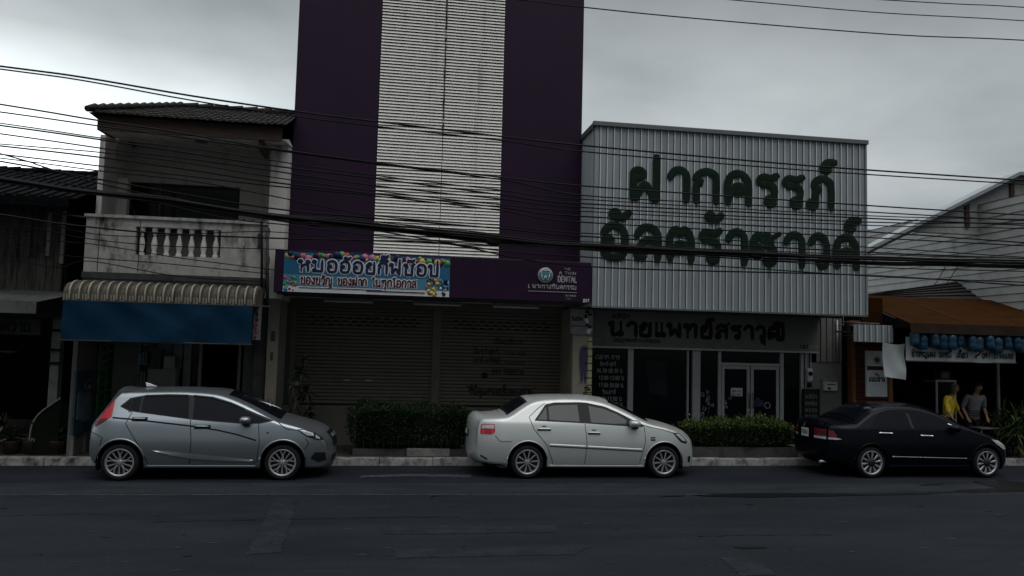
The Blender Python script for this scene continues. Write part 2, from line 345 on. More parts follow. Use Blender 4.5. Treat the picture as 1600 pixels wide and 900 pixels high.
for i, t in enumerate(['30,0 14,8 8,50 14,92 30,100 46,92 52,50 46,8 30,0', '14,80 30,100 30,0', '8,78 18,96 36,100 50,86 46,62 8,0 54,0', '8,88 30,100 48,88 46,64 24,54 50,40 48,12 28,0 8,12',
                       '40,0 40,100 6,30 54,30', '50,100 14,100 10,56 36,60 52,40 46,10 26,0 8,10', '46,98 20,80 10,40 16,8 34,0 50,14 48,42 30,54 12,42', '8,100 54,100 22,0',
                       '30,54 12,66 14,92 30,100 46,92 48,66 30,54 10,40 10,10 30,0 50,10 50,40 30,54', '12,4 38,20 50,60 44,92 28,100 12,88 12,60 30,46 48,58']): g('0123456789'[i], 60, t)
g('.', 22, '9,2 11,8'); g('-', 40, '6,48 34,48'); g('"', 30, '8,112 8,128', '20,112 20,128'); g(' ', 40); g('/', 40, '4,0 36,100')
g('T', 60, '4,100 56,100', '30,100 30,0'); g('H', 66, '8,0 8,100', '58,0 58,100', '8,50 58,50'); g('E', 56, '50,100 8,100 8,0 50,0', '8,50 42,50')
g('A', 66, '4,0 33,100 62,0', '16,36 50,36'); g('I', 20, '10,0 10,100'); g('N', 68, '8,0 8,100 58,0 58,100'); g('D', 66, '8,0 8,100 36,100 56,76 56,24 36,0 8,0'); g('L', 54, '8,100 8,0 48,0')
TALL = set('ฝฟป')
def text_layout(s, mdy=0):
    x = 0; res = []; last = None; up = False; gap = 12
    for ch in s:
        if ch in MK:
            if last is None: continue
            ax = last[0] + last[1]*.68 - (14 if last[2] in TALL else 0); dy = mdy if ch not in 'ุู' else -mdy*.3
            if ch in '่้๊๋์' and up: dy += 30
            if ch in 'ัิี': up = True
            res += [[(ax+p[0], p[1]+dy) for p in st] for st in MK[ch]]
        else:
            w, sts = GL.get(ch, GL[' '])
            res += [[(x+p[0], p[1]) for p in st] for st in sts]; last = (x, w, ch); up = False; x += w + gap
    return res, x - gap
def smooth2(p, n=4):
    if len(p) < 3: return p
    o = []
    for i in range(len(p)-1):
        a, b, c, d = p[max(i-1, 0)], p[i], p[i+1], p[min(i+2, len(p)-1)]
        for k2 in range(n):
            t = k2/n
            o.append(tuple(.5*(2*b[q] + (c[q]-a[q])*t + (2*a[q]-5*b[q]+4*c[q]-d[q])*t*t + (-a[q]+3*b[q]-3*c[q]+d[q])*t**3) for q in (0, 1)))
    return o + [p[-1]]
def write(mb, s, x0, x1, z0, h, Y, k, sw, dome=.25, back=.0, sm=3, depth=None, drips=0, mdy=0):
    """strokes of s on the plane y=Y facing -y; width x0..x1, letter height h, stroke width sw (fraction of h)"""
    st, w = text_layout(s, mdy); mb.marks.append((len(mb.v), len(mb.f))); fx = (x1-x0)/w; fz = h/100; hw = sw*h/2
    for line in st:
        p = smooth2([(x0+q[0]*fx, z0+q[1]*fz) for q in line], sm)
        q2 = [p[0]]
        for q in p[1:]:
            if math.hypot(q[0]-q2[-1][0], q[1]-q2[-1][1]) > hw*.28: q2.append(q)
        p = q2
        if len(p) < 2: continue
        b = len(mb.v); n = len(p); closed = math.hypot(p[0][0]-p[-1][0], p[0][1]-p[-1][1]) < hw*.3
        for i in range(n):
            a, c = p[max(i-1, 0)], p[min(i+1, n-1)]
            if closed and i in (0, n-1): a, c = p[-2], p[1]
            dx, dz = c[0]-a[0], c[1]-a[1]; l = math.hypot(dx, dz) or 1; dx /= l; dz /= l
            ex = 0 if closed else (-hw*.75 if i == 0 else hw*.75 if i == n-1 else 0); kk = 1 if closed or 0 < i < n-1 else .62
            X, Z = p[i][0]+dx*ex, p[i][1]+dz*ex
            mb.v += [(X-dz*hw*kk, Y+back, Z+dx*hw*kk), (X-dz*hw*.45*kk, Y-hw*dome, Z+dx*hw*.45*kk), (X+dz*hw*.45*kk, Y-hw*dome-.0004, Z-dx*hw*.45*kk), (X+dz*hw*kk, Y+back, Z-dx*hw*kk)]
        for i in range(n-1):
            for q in range(3): mb.face((b+i*4+q, b+i*4+q+1, b+i*4+q+5, b+i*4+q+4), k)
        if drips:
            for i in range(n):
                if random.random() < drips:
                    X, Z = p[i]; ln = random.uniform(.3, 1.6)*hw*2.2; d = hw*random.uniform(.05, .10)
                    mb.box(X-d, X+d, Y-hw*dome*.4, Y, Z-hw*.8-ln, Z-hw*.5, k)
    return mb
LOCAL = set()
_build = MB.build
def build(s, name, parent=None, **kw):
    if name.startswith('lettering') and len(s.marks) > 1:      # one part per line of writing
        mk = s.marks; mk[0] = (0, 0); mk = mk + [(len(s.v), len(s.f))]
        for (v0, f0), (v1, f1) in zip(mk, mk[1:]):
            q = MB(); q.v = s.v[v0:v1]; q.mats = s.mats; q.f = [tuple(i-v0 for i in f) for f in s.f[f0:f1]]; q.mi = s.mi[f0:f1]; q.sm = s.sm[f0:f1]; o = build(q, name, parent, **kw)
        return o
    o = _build(s, name, None, **kw)
    if parent:
        o.parent = parent
        if parent.type == 'EMPTY' and parent.name not in LOCAL: o.matrix_parent_inverse = Matrix.Translation(parent.location).inverted()
    return o
MB.build = build
# ================================================================ ground, road, pavement
KS = .0131                       # the kerb runs a touch off the facades
def ky(x): return 15.80 + KS*x
struct('ground', MB().poly([(-400, -300, -.012), (400, -300, -.012), (400, 500, -.012), (-400, 500, -.012)], 'ground'))
struct('road', MB().poly([(-120, -25, 0), (120, -25, 0), (120, ky(120), 0), (-120, ky(-120), 0)], 'asphalt'))
def strip(name, xa, xb, ya, yb, z, k, slope=KS, n=40, jag=0.0):
    mb = MB(); pts = []
    for i in range(n+1):
        x = xa+(xb-xa)*i/n; pts.append((x, ya+slope*x+random.uniform(-jag, jag), yb+slope*x+random.uniform(-jag, jag)))
    for i in range(n):
        a, b = pts[i], pts[i+1]; mb.poly([(a[0], a[1], z), (b[0], b[1], z), (b[0], b[2], z), (a[0], a[2], z)], k)
    return struct(name, mb)
strip('gutter_lane', -60, 60, 12.80, 13.72, .004, 'asphalt_light', -.015, 90, .012)
strip('edge_line', -60, 60, 12.74, 12.80, .004, 'faded_line', -.015, 90, .006)
strip('lane_seam', -60, 60, 13.72, 13.75, .004, 'faded_line', -.012, 90, .008)
def floor_poly(name, px, z, k):   # road marks surveyed on the ground
    pts = []
    for x, y in px:
        d = _fw + _rt*((x-800)/F_PX) - _up*((y-450)/F_PX); p = CAM + d*((z-CAM_H)/d.z); pts.append(Vector((p.x, p.y, z)))
    rq = random.Random(len(px)*7+int(px[0][0])); ragged = []
    for a, b in zip(pts, pts[1:]+pts[:1]):       # broken, worn edges
        m_ = max(1, int((b-a).length/.07))
        for i in range(m_): q = a.lerp(b, i/m_); ragged.append((q.x+rq.uniform(-.03, .03), q.y+rq.uniform(-.022, .022), z))
    pts = ragged
    return struct(name, MB().poly(pts, k))
floor_poly('road_repair_strip', [(428, 779), (466, 778), (440, 862), (384, 868)], .005, 'asphalt_patch')
floor_poly('road_repair_patch', [(596, 822), (870, 820), (872, 832), (600, 835)], .005, 'asphalt_patch')
floor_poly('road_repair_band', [(612, 858), (925, 852), (900, 866), (615, 872)], .005, 'asphalt_patch')
floor_poly('road_repair_slab', [(1125, 872), (1162, 868), (1215, 897), (1160, 900)], .005, 'asphalt_patch')
floor_poly('gutter_patch', [(562, 743), (640, 740), (738, 742), (736, 746), (640, 744), (562, 746)], .008, 'faded_line')
floor_poly('tar_stain', [(1030, 774.5), (1066, 772.5), (1068, 775), (1031, 775.8)], .009, 'tar')
floor_poly('tar_stain', [(1082, 773), (1150, 770.5), (1240, 770), (1320, 770.5), (1420, 769), (1520, 766.5), (1610, 763.5), (1610, 768), (1500, 770.5), (1400, 773), (1300, 775), (1200, 777), (1150, 776.5), (1110, 776)], .009, 'tar')
floor_poly('tar_stain', [(1520, 752), (1560, 750), (1610, 754), (1610, 765), (1570, 766), (1480, 768), (1500, 765), (1560, 762), (1535, 756)], .013, 'tar')
floor_poly('tar_stain', [(1435, 757), (1475, 755), (1470, 758), (1440, 759)], .009, 'tar')
floor_poly('tar_stain', [(1145, 854), (1195, 854), (1200, 856), (1160, 857)], .009, 'tar')
def crack(px, w, seed):
    rq = random.Random(seed); pts = []
    for x, y in px:
        d = _fw + _rt*((x-800)/F_PX) - _up*((y-450)/F_PX); p = CAM + d*((.006-CAM_H)/d.z); pts.append(p)
    mb = MB()
    for a, b in zip(pts, pts[1:]):
        m_ = max(1, int((b-a).length/.12)); q0 = a
        for i in range(1, m_+1):
            q1 = a.lerp(b, i/m_)+Vector((0, rq.uniform(-.02, .02), 0)); ww = w*rq.uniform(.3, 1.2)
            mb.poly([(q0.x, q0.y-ww, .006), (q1.x, q1.y-ww, .006), (q1.x, q1.y+ww, .006), (q0.x, q0.y+ww, .006)], 'tar'); q0 = q1
    return struct('road_crack', mb)
crack([(240, 815), (330, 813), (430, 811), (560, 809), (720, 807)], .012, 1); crack([(1090, 838), (1180, 836), (1300, 835)], .010, 2); crack([(0, 806), (110, 803), (200, 803)], .010, 3)
mb = MB(); rq = random.Random(31)            # pale grit and worn chips
for _ in range(150):
    x, y = rq.uniform(-7, 14), rq.uniform(8, 12.7); a = rq.uniform(.012, .035); s_ = rq.uniform(1, 3.5)
    mb.poly([(x-a*s_, y, .0065), (x, y-a*.5, .0065), (x+a*s_, y+.004, .0065), (x+a*.3, y+a*.5, .0065)], rq.choice(['faded_line', 'faded_line', 'tar']))
tag(struct('road_grit', mb), kind='structure')
for _ in range(9):
    x = random.uniform(-7, 13); y = random.uniform(8, 12.6); a = random.uniform(.02, .05)
    struct('road_speck', MB().poly([(x-a*2, y, .008), (x, y-a*.6, .008), (x+a*2, y+.02, .008), (x+a*.4, y+a*.7, .008)], random.choice(['tar', 'tar', 'faded_line'])))
mb = MB()                         # kerb: stones with a bevelled edge and a gap between
x = -60.0
while x < 60:
    x2 = x + random.uniform(.96, 1.04); e = random.uniform(-.008, .008); h = .142 + random.uniform(-.006, .006)
    q = [(ky(x)+e, 0), (ky(x)+e+.02, h-.015), (ky(x)+e+.05, h), (ky(x)+.2, h), (ky(x)+.2, 0)]
    mb.xprism(q, x, x2-.012, 'kerb_paint'); x = x2
struct('kerb', mb)
mb = MB(); mb.poly([(-60, ky(-60)+.2, .13), (60, ky(60)+.2, .13), (60, 30, .13), (-60, 30, .13)], 'pavement'); struct('pavement', mb)

def walls(mb, x0, x1, y0, y1, z0, z1, k, front=None, t=.1):
    """box shell open at the front (room) """
    mb.box(x0, x0+t, y0, y1, z0, z1, k); mb.box(x1-t, x1, y0, y1, z0, z1, k); mb.box(x0+t, x1-t, y1-t, y1, z0, z1, k); return mb
# ================================================================ purple tower
PX0, PX1 = -2.05, 4.17
pb = empty('purple_building', (1.06, 17.0, .13), 'tall dark purple shop building with a pale louvred strip and closed shutters', 'building')
mb = MB()
mb.box(PX0, -.31, 17.0, 27, 4.0, 13.5, 'purple'); mb.box(2.38, PX1, 17.0, 27, 4.0, 13.5, 'purple')
mb.box(-.31, 2.38, 17.25, 27, 4.0, 13.5, 'purple'); mb.build('tower_wall', pb)
for s, (a, b) in enumerate(((-.30, 1.075), (1.09, 2.37))):
    mb = MB(); z = 4.06
    while z < 13.4:
        dz = random.uniform(-.002, .002); mb.poly([(a, 16.975, z+dz), (b, 16.975, z+dz+random.uniform(-.003, .003)), (b, 17.002, z+.051), (a, 17.002, z+.051)], 'louvre')
        mb.poly([(a, 17.004, z+.050), (b, 17.004, z+.050), (b, 16.979, z-.003), (a, 16.979, z-.003)], 'louvre'); z += .0675
    mb.build('louvre_panel', pb)
mb = MB(); mb.box(-.31, 2.38, 17.12, 17.245, 4.0, 13.5, 'interior'); mb.build('louvre_backing', pb)
mb = MB(); mb.box(1.07, 1.095, 17.03, 17.1, 4.0, 13.5, 'dark_concrete')
for i in range(40): zz = 6.9+i*.09; ww = random.uniform(.004, .022); xx = 1.083+random.uniform(-.006, .006); mb.box(xx-ww, xx+ww, 16.966, 16.974, zz, zz+.075, 'car_trim')
mb.build('louvre_joint', pb)
# fascia box over the shutters
mb = MB(); mb.box(-2.17, 4.185, 16.0, 16.99, 3.30, 4.14, 'purple_panel'); mb.build('fascia', pb, bevel=.012)
mb = MB(); mb.box(-2.15, 4.17, 16.995, 17.9, 3.31, 3.9, 'soffit'); mb.box(-2.12, 4.15, 16.06, 16.97, 3.283, 3.297, 'dark_concrete'); mb.build('soffit', pb)
for x in (-1.3, .55, 2.25):
    t = MB(); t.box(x, x+1.06, 16.9, 16.98, 3.235, 3.28, 'metal_grey'); o = t.build('lamp_bracket', pb)
    t = MB(); t.tube([(x+.03, 16.94, 3.205), (x+1.03, 16.94, 3.205)], .018, 'tube_white', 8); t.build('tube_lamp', o)
# shutters
def shutter(a, b):
    mb = MB(); z = 1.02
    while z < 3.1:
        h = min(.078, 3.12-z); mb.xprism([(17.91, z), (17.888, z+.010), (17.885, z+h*.5), (17.888, z+h-.014), (17.91, z+h-.003)], a, b, 'shutter'); z += .078
    o = mb.build('shutter', pb)
    v = MB()
    for r in range(3):
        n = int((b-a-.5)/.2)
        for i in range(n):
            x = a+.28+i*.2+(.1 if r % 2 else 0); v.box(x, x+.1, 17.878, 17.884, 2.71+r*.078+.022, 2.71+r*.078+.05, 'shutter_vent')
    v.build('vent_slots', o)
    return o
s1_ = shutter(-1.9, 1.06); s2_ = shutter(1.24, 4.05)
t = MB(); t.box(-.85, -.72, 17.872, 17.883, 1.53, 1.55, 'alu'); t.box(-.38, -.25, 17.872, 17.883, 1.53, 1.55, 'alu'); t.build('latch', s1_)
t = MB()
write(t, 'เปิดบริการ', 2.45, 3.1, 2.41, .09, 17.876, 'shutter_mark', .16, .05, 0)
write(t, 'จันทร์-ศุกร์', 2.0, 2.55, 2.18, .10, 17.876, 'shutter_mark', .16, .05); write(t, '17.00-20.00', 2.72, 3.18, 2.17, .07, 17.876, 'shutter_mark', .13, .05)
write(t, 'เสาร์-อาทิตย์', 2.0, 2.58, 1.98, .10, 17.876, 'shutter_mark', .16, .05); write(t, '09.00-20.00', 2.70, 3.16, 1.97, .07, 17.876, 'shutter_mark', .13, .05)
write(t, '042-9300536', 2.42, 3.15, 1.73, .12, 17.876, 'shutter_mark', .17, .05)
t.lathe([(0, 17.874), (.075, 17.874), (.075, 17.882)], 'shutter_mark', 14, 'y', (2.25, 0, 1.70))
write(t, 'นัดหมาย', 2.6, 3.05, 1.60, .05, 17.876, 'shutter_mark', .16, .05)
write(t, '"ที่นี่ดูแลรอยยิ้มของท่าน"', 1.86, 3.42, 1.27, .14, 17.876, 'shutter_mark', .2, .05)
t.build('lettering', s2_)
for a, b in ((1.06, 1.24), (-2.0, -1.9), (4.05, 4.16)): t = MB(); t.box(a, b, 17.84, 17.95, 1.02, 3.14, 'shutter'); t.build('mullion', pb)
t = MB(); t.box(-2.1, 4.16, 17.87, 18.0, 3.12, 3.305, 'step_wall'); t.build('lintel', pb)
t = MB(); t.box(-2.1, 4.16, 17.86, 18.05, .13, .985, 'step_wall'); t.box(-2.1, 4.16, 17.90, 18.05, .985, 1.016, 'shutter_vent'); t.build('step_wall', pb)
t = MB(); t.box(-2.36, -2.14, 16.85, 18.1, .13, 3.28, 'pillar_cream'); t.box(-2.29, -2.21, 16.838, 16.848, 2.35, 2.55, 'dark_concrete'); t.box(-2.28, -2.23, 16.838, 16.848, 1.95, 2.12, 'dark_concrete'); t.build('pillar', pb)
t = MB(); t.box(3.99, 4.42, 16.75, 18.1, .13, 3.22, 'pillar_cream'); o = t.build('pillar', pb)
t = MB(); t.box(-2.0, 4.1, 18.06, 18.2, .13, 3.9, 'interior'); t.build('back_wall', pb)
# fascia logo and lettering
lg = empty('clinic_logo_sign', (3.3, 15.99, 3.7), 'round teal tooth emblem with silver lettering at the right end of the purple fascia', 'sign')
cx_, cz_ = at(852, 430, 15.99).x, at(852, 430, 15.99).z
t = MB(); t.lathe([(0, 15.965), (.15, 15.965), (.158, 15.972), (.158, 15.998)], 'silver_mark', 28, 'y', (cx_, 0, cz_)); o = t.build('disc', lg)
t = MB(); t.lathe([(0, 15.958), (.132, 15.958), (.134, 15.964)], 'teal', 28, 'y', (cx_, 0, cz_)); t.build('disc_face', o)
t = MB(); pts = [(-70, 60), (-40, 72), (0, 60), (40, 72), (70, 60), (60, 10), (44, -70), (28, -70), (0, -5), (-28, -70), (-44, -70), (-60, 10), (-70, 60)]
GL['tooth'] = (0, []); ln = [(cx_+p[0]*.0014, cz_+p[1]*.0014) for p in pts]
for i in range(len(ln)-1):
    a, b = ln[i], ln[i+1]; t.tube([(a[0], 15.955, a[1]), (b[0], 15.955, b[1])], .009, 'banner_white', 5)
t.build('tooth_outline', o)
t = MB(); X = at(874, 0, 15.99).x
write(t, 'THE', 3.61, 3.74, 3.965, .035, 15.995, 'silver_mark', .25)
write(t, 'AMTHIN', 3.50, 3.86, 3.87, .055, 15.995, 'silver_mark', .25)
write(t, 'DENTAL', 3.48, 3.88, 3.715, .11, 15.995, 'silver_mark', .22)
write(t, 'เฉพาะทางทันตกรรม', 2.86, 3.88, 3.565, .075, 15.995, 'silver_mark', .2)
t.box(2.86, 3.88, 15.985, 15.997, 3.495, 3.507, 'silver_mark'); write(t, '042 930053', 3.64, 3.87, 3.42, .03, 15.995, 'silver_mark', .2); write(t, 'TTT', 3.66, 3.76, 3.35, .03, 15.995, 'silver_mark', .2)
t.build('lettering', lg)
t = MB(); write(t, '237', 4.02, 4.15, 3.315, .055, 15.995, 'banner_white', .25)
tag(t.build('house_number'), 'small white house number at the lower right corner of the purple fascia', 'number')
# gift shop banner
bx0, bx1, bz0, bz1 = -1.99, 1.25, 3.315, 4.10
bn = empty('gift_shop_banner', (-.37, 15.97, 3.7), 'bright blue gift shop banner with balloons fixed to the purple fascia', 'banner')
t = MB()
for (za, zb, k) in ((bz0, 3.43, 'banner_white'), (3.43, 3.66, 'banner_sky'), (3.66, bz1, 'banner_blue')): t.box(bx0, bx1, 15.972, 15.996, za, zb, k)
t.build('sheet', bn)
t = MB()
write(t, 'หมออ้อยกิ๊ฟช๊อป', bx0+.28, bx1-.22, 3.73, .215, 15.966, 'banner_white', .46, .06); t.build('lettering_outline', bn)
t = MB(); write(t, 'หมออ้อยกิ๊ฟช๊อป', bx0+.28, bx1-.22, 3.73, .215, 15.957, 'navy', .25, .1); t.build('lettering', bn)
t = MB()
for s_, a, b in (('ของขวัญ', .33, .93), ('ของฝาก', 1.04, 1.60), ('ในทุกโอกาส', 1.71, 2.58)):
    write(t, s_, bx0+a, bx0+b, 3.475, .135, 15.966, 'banner_white', .46, .06)
    write(t, s_, bx0+a, bx0+b, 3.475, .135, 15.957, 'crimson', .22, .1)
t.build('lettering', bn)
t = MB(); t.box(bx0+.3, bx0+1.9, 15.964, 15.970, 3.395, 3.408, 'navy'); t.box(bx0+1.6, bx0+2.75, 15.962, 15.9685, 3.372, 3.392, 'crimson'); t.build('underline', bn)
t = MB(); rr = random.Random(3)
for i in range(64):
    x = bx0+.06+(bx1-bx0-.12)*i/63; z = bz1-.05+rr.uniform(-.05, .03); r = rr.uniform(.035, .075)
    ph = (i*3.2/64*6.28/1.35)
    t.lathe([(0, 15.9695-.001*(i % 5)-.0006*(i % 3)), (r, 15.970-.001*(i % 5)-.0006*(i % 3)), (r, 15.972)], ['navy', 'balloon_yellow', 'balloon_green', 'navy', 'balloon_red', 'balloon_pink', 'navy'][(i*5+rr.randint(0, 2)) % 7], 10, 'y', (x, 0, z-.04*max(0, math.sin(ph))))
t.build('balloon_print', bn); t = MB()
for i in range(26):
    x = bx0+rr.uniform(.02, .24); z = bz0+rr.uniform(.02, .30); r = rr.uniform(.015, .04)
    t.lathe([(0, 15.968-.0007*i*.2), (r, 15.9685-.0007*i*.2), (r, 15.972)], rr.choice(['balloon_green', 'balloon_red', 'balloon_pink', 'navy', 'banner_sky']), 8, 'y', (x, 0, z))
t.build('gift_print', bn); t = MB()
for i in range(46):
    x = bx1-rr.uniform(.03, .46); z = bz0+rr.uniform(.02, .36)*(1 if x < bx1-.1 else 1); r = rr.uniform(.015, .045)
    t.lathe([(0, 15.968-.0007*i*.15), (r, 15.9685-.0007*i*.15), (r, 15.972)], rr.choice(['balloon_yellow', 'navy', 'balloon_yellow', 'balloon_red', 'navy'] if x < bx1-.2 else ['navy', 'banner_white', 'banner_sky', 'navy']), 8, 'y', (x, 0, z))
t.build('toy_print', bn)
# pillar sign boards
ps = empty('dental_pillar_sign', (4.2, 16.7, 2.0), 'tall pale pillar board with violet tooth picture and ruler marks beside the shutters', 'sign')
t = MB(); t.box(4.0, 4.425, 16.715, 16.745, 1.2, 2.62, 'pillar_cream'); o = t.build('board', ps)
t = MB(); t.box(4.335, 4.42, 16.705, 16.713, 1.2, 2.6, 'ruler_yellow'); t.build('ruler_strip', o)
t = MB()
for i in range(8): t.box(4.335-(.1 if i % 2 else .02), 4.425, 16.697, 16.7045, 2.5-i*.155, 2.515-i*.155, 'letter_black')
write(t, 'ทพ', 4.27, 4.40, 1.45, .09, 16.703, 'letter_black', .2); write(t, 'หมอ', 4.24, 4.40, 1.3, .09, 16.703, 'letter_black', .2); t.build('ruler_marks', o)
def blob(w, h): return [(-.5*w, .25*h), (-.42*w, .42*h), (-.2*w, .5*h), (.2*w, .5*h), (.42*w, .42*h), (.5*w, .25*h), (.42*w, -.1*h), (.30*w, -.45*h), (.16*w, -.5*h), (.02*w, -.2*h), (-.12*w, -.5*h), (-.28*w, -.45*h), (-.42*w, -.1*h)]
t = MB(); t.prism([(4.235+p[0], 2.0+p[1]) for p in blob(.235, .86)], 16.708, 16.714, 'dim_mark'); q = t.build('tooth_outline', o)
t = MB(); t.prism([(4.235+p[0], 2.01+p[1]) for p in blob(.185, .78)], 16.700, 16.707, 'violet_mark'); t.build('tooth_face', q)
ps = empty('stickered_board', (4.2, 16.7, 2.9), 'small grey board with torn notices at the top of the right shutter pillar', 'notice board')
t = MB(); t.box(3.93, 4.425, 16.70, 16.745, 2.66, 3.2, 'metal_grey'); o = t.build('board', ps)
rr = random.Random(5)
for i in range(9):
    a = rr.uniform(4.22, 4.34); z = 2.68+i*.055; t = MB(); t.box(a, a+rr.uniform(.05, .08), 16.69-.0008*i, 16.698, z, z+rr.uniform(.04, .09), rr.choice(['paper', 'letter_black', 'dim_mark', 'paper'])); t.build('sticker', o)
t = MB(); write(t, 'รับสมัคร', 3.96, 4.2, 2.95, .07, 16.698, 'letter_black', .2); t.box(3.95, 4.42, 16.692, 16.698, 2.83, 2.845, 'letter_black'); t.build('lettering', o)

# ================================================================ clinic with white corrugated front
CX0, CX1 = 4.215, 10.41
cb_ = empty('clinic_building', (7.3, 16.0, .13), 'white corrugated metal clinic building with big dark green hand-painted lettering', 'building')
def corr(x0, x1, z0, z1, y, k, pitch=.148, d=.024, rev=False):
    mb = MB(); xs = []; x = x0
    while x < x1-.01:
        for dx, dy in ((0, 0), (.096, 0), (.097, .03), (.108, .03), (.109, -d), (.132, -d), (.144, 0)):
            if x+dx <= x1: xs.append((x+dx, y+dy))
        x += pitch
    xs.append((x1, y))
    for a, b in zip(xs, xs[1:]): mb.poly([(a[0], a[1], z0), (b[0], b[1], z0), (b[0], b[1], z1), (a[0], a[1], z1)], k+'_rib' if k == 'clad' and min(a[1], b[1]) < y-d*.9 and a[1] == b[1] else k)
    return mb
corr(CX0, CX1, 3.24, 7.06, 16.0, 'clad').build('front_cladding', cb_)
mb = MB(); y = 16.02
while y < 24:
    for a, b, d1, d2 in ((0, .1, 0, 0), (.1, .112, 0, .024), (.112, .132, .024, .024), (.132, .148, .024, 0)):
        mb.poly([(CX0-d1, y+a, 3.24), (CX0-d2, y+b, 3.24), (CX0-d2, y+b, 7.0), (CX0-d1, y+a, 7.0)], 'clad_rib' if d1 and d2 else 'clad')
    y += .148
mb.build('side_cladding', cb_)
t = MB(); t.box(CX1-.05, CX1-.01, 16.03, 24, 3.26, 7.0, 'clad'); t.box(CX0+.05, CX1-.06, 23.9, 24, .13, 7.0, 'clad'); t.build('rear_wall', cb_)
t = MB(); t.box(CX0-.05, CX1+.04, 15.93, 16.06, 7.03, 7.13, 'clad_trim'); t.box(CX0-.06, CX0+.04, 16.065, 24, 6.98, 7.10, 'clad_trim'); t.build('cap_flashing', cb_, bevel=.01)
t = MB(); t.box(CX1-.022, CX1+.012, 15.965, 16.02, 3.24, 7.02, 'clad'); t.build('corner_flashing', cb_)
t = MB(); t.box(CX0-.02, CX1, 15.96, 16.012, 3.205, 3.236, 'clad_trim'); t.build('drip_edge', cb_)
t = MB(); t.poly([(CX0, 16.02, 7.04), (CX1, 16.02, 7.04), (CX1, 24, 7.0), (CX0, 24, 7.0)], 'grey_sheet'); t.build('roof', cb_)
t = MB(); t.box(CX0+.03, CX1, 16.05, 17.72, 3.245, 3.285, 'grey_sheet'); t.build('soffit', cb_)
# big lettering painted over the ribs
MDY = 15
t = MB(); write(t, 'ฝากครรภ์', at(984, 300, 15.97).x, at(1300, 310, 15.97).x+.08, 5.56, .64, 15.966, 'sign_green', .265, .07, 0, 7, drips=.035, mdy=MDY); t.build('lettering', cb_)
t = MB(); write(t, 'อัลตร้าซาวด์', at(937, 380, 15.97).x, at(1343, 385, 15.97).x, 4.27, .66, 15.966, 'sign_green', .265, .07, 0, 7, drips=.035, mdy=MDY); t.build('lettering', cb_)
# name band
t = MB(); t.box(CX0+.05, 10.27, 17.75, 17.95, 2.43, 3.243, 'clinic_band'); o = t.build('name_band', cb_)
t = MB(); z0 = 2.70
write(t, 'นายแพทย์สราวุฒิ', at(952, 520, 17.74).x, at(1227, 535, 17.74).x, 2.69, .29, 17.745, 'letter_black', .33, .12)
write(t, 'คลินิก', at(956, 500, 17.74).x, at(985, 500, 17.74).x, 3.075, .075, 17.745, 'letter_black', .24, .12)
write(t, 'ใบอนุญาตเลขที่ 41101003256', at(957, 535, 17.74).x, at(1032, 538, 17.74).x, 2.535, .075, 17.745, 'letter_black', .2, .12)
t.build('lettering', o)
t = MB(); write(t, '137', 9.80, 10.0, 2.49, .08, 17.745, 'letter_black', .3); write(t, '/2-4', 10.02, 10.24, 2.49, .08, 17.745, 'white_mark', .3); t.build('house_number', o)
t = MB(); t.box(CX0+.1, 10.27, 17.72, 17.80, 2.385, 2.428, 'alu'); t.build('head_rail', cb_)
# glazing: panes and aluminium frames
def pane(x0, x1, z0, z1, y=17.93): 
    t = MB(); t.box(x0, x1, y, y+.02, z0, z1, 'glass'); return t.build('window_pane', cb_)
p_hours = pane(4.45, 5.58, .2, 2.38); p_big = pane(5.73, 7.02, .2, 2.38); p_mid = pane(7.36, 7.79, .2, 2.38); p_top = pane(7.9, 9.33, 2.12, 2.38); p_right = pane(9.46, 9.88, .2, 2.38)
for a, b in ((5.585, 5.72), (7.025, 7.07), (7.16, 7.355), (7.795, 7.87), (9.36, 9.45), (9.885, 9.96)): t = MB(); t.box(a, b, 17.86, 17.97, .13, 2.384, 'alu'); t.build('window_frame', cb_, bevel=.006)
t = MB(); t.box(7.875, 9.355, 17.87, 17.97, 2.045, 2.115, 'alu'); t.build('door_transom', cb_, bevel=.006)
t = MB(); t.box(4.43, 9.97, 17.87, 18.0, .13, .2, 'alu'); t.build('sill', cb_)
for i, (a, b) in enumerate(((7.89, 8.60), (8.625, 9.345))):
    t = MB(); 
    t.box(a, a+.075, 17.89, 17.94, .2, 2.04, 'alu'); t.box(b-.075, b, 17.89, 17.94, .2, 2.04, 'alu'); t.box(a+.075, b-.075, 17.89, 17.94, 1.965, 2.04, 'alu'); t.box(a+.075, b-.075, 17.89, 17.94, .2, .3, 'alu')
    d = t.build('door_leaf', cb_, bevel=.004)
    t = MB(); t.box(a+.075, b-.075, 17.91, 17.93, .3, 1.965, 'glass'); t.build('door_pane', d)
    t = MB(); hx = b-.04 if i == 0 else a+.04; t.tube([(hx, 17.885, 1.05), (hx, 17.84, 1.08), (hx, 17.84, 1.38), (hx, 17.885, 1.41)], .013, 'metal_grey', 6); t.build('handle', d)
    if i == 0:
        t = MB(); t.box(8.13, 8.42, 17.9, 17.906, 1.33, 1.52, 'paper'); write(t, 'ปิดทำการ', 8.16, 8.39, 1.42, .04, 17.897, 'letter_black', .2); write(t, 'วันอาทิตย์', 8.16, 8.39, 1.35, .03, 17.897, 'letter_black', .2); t.build('door_notice', d)
    else:
        t = MB()
        for q in range(14):
            an = q*.449; t.tube([(9.05+.07*math.cos(an), 17.9, 1.12+.07*math.sin(an)), (9.05+.07*math.cos(an+.449), 17.9, 1.12+.07*math.sin(an+.449))], .012, 'white_mark', 5)
        write(t, 'เปิด', 8.72, 8.95, 1.10, .14, 17.903, 'violet_mark', .25); t.build('door_decal', d)
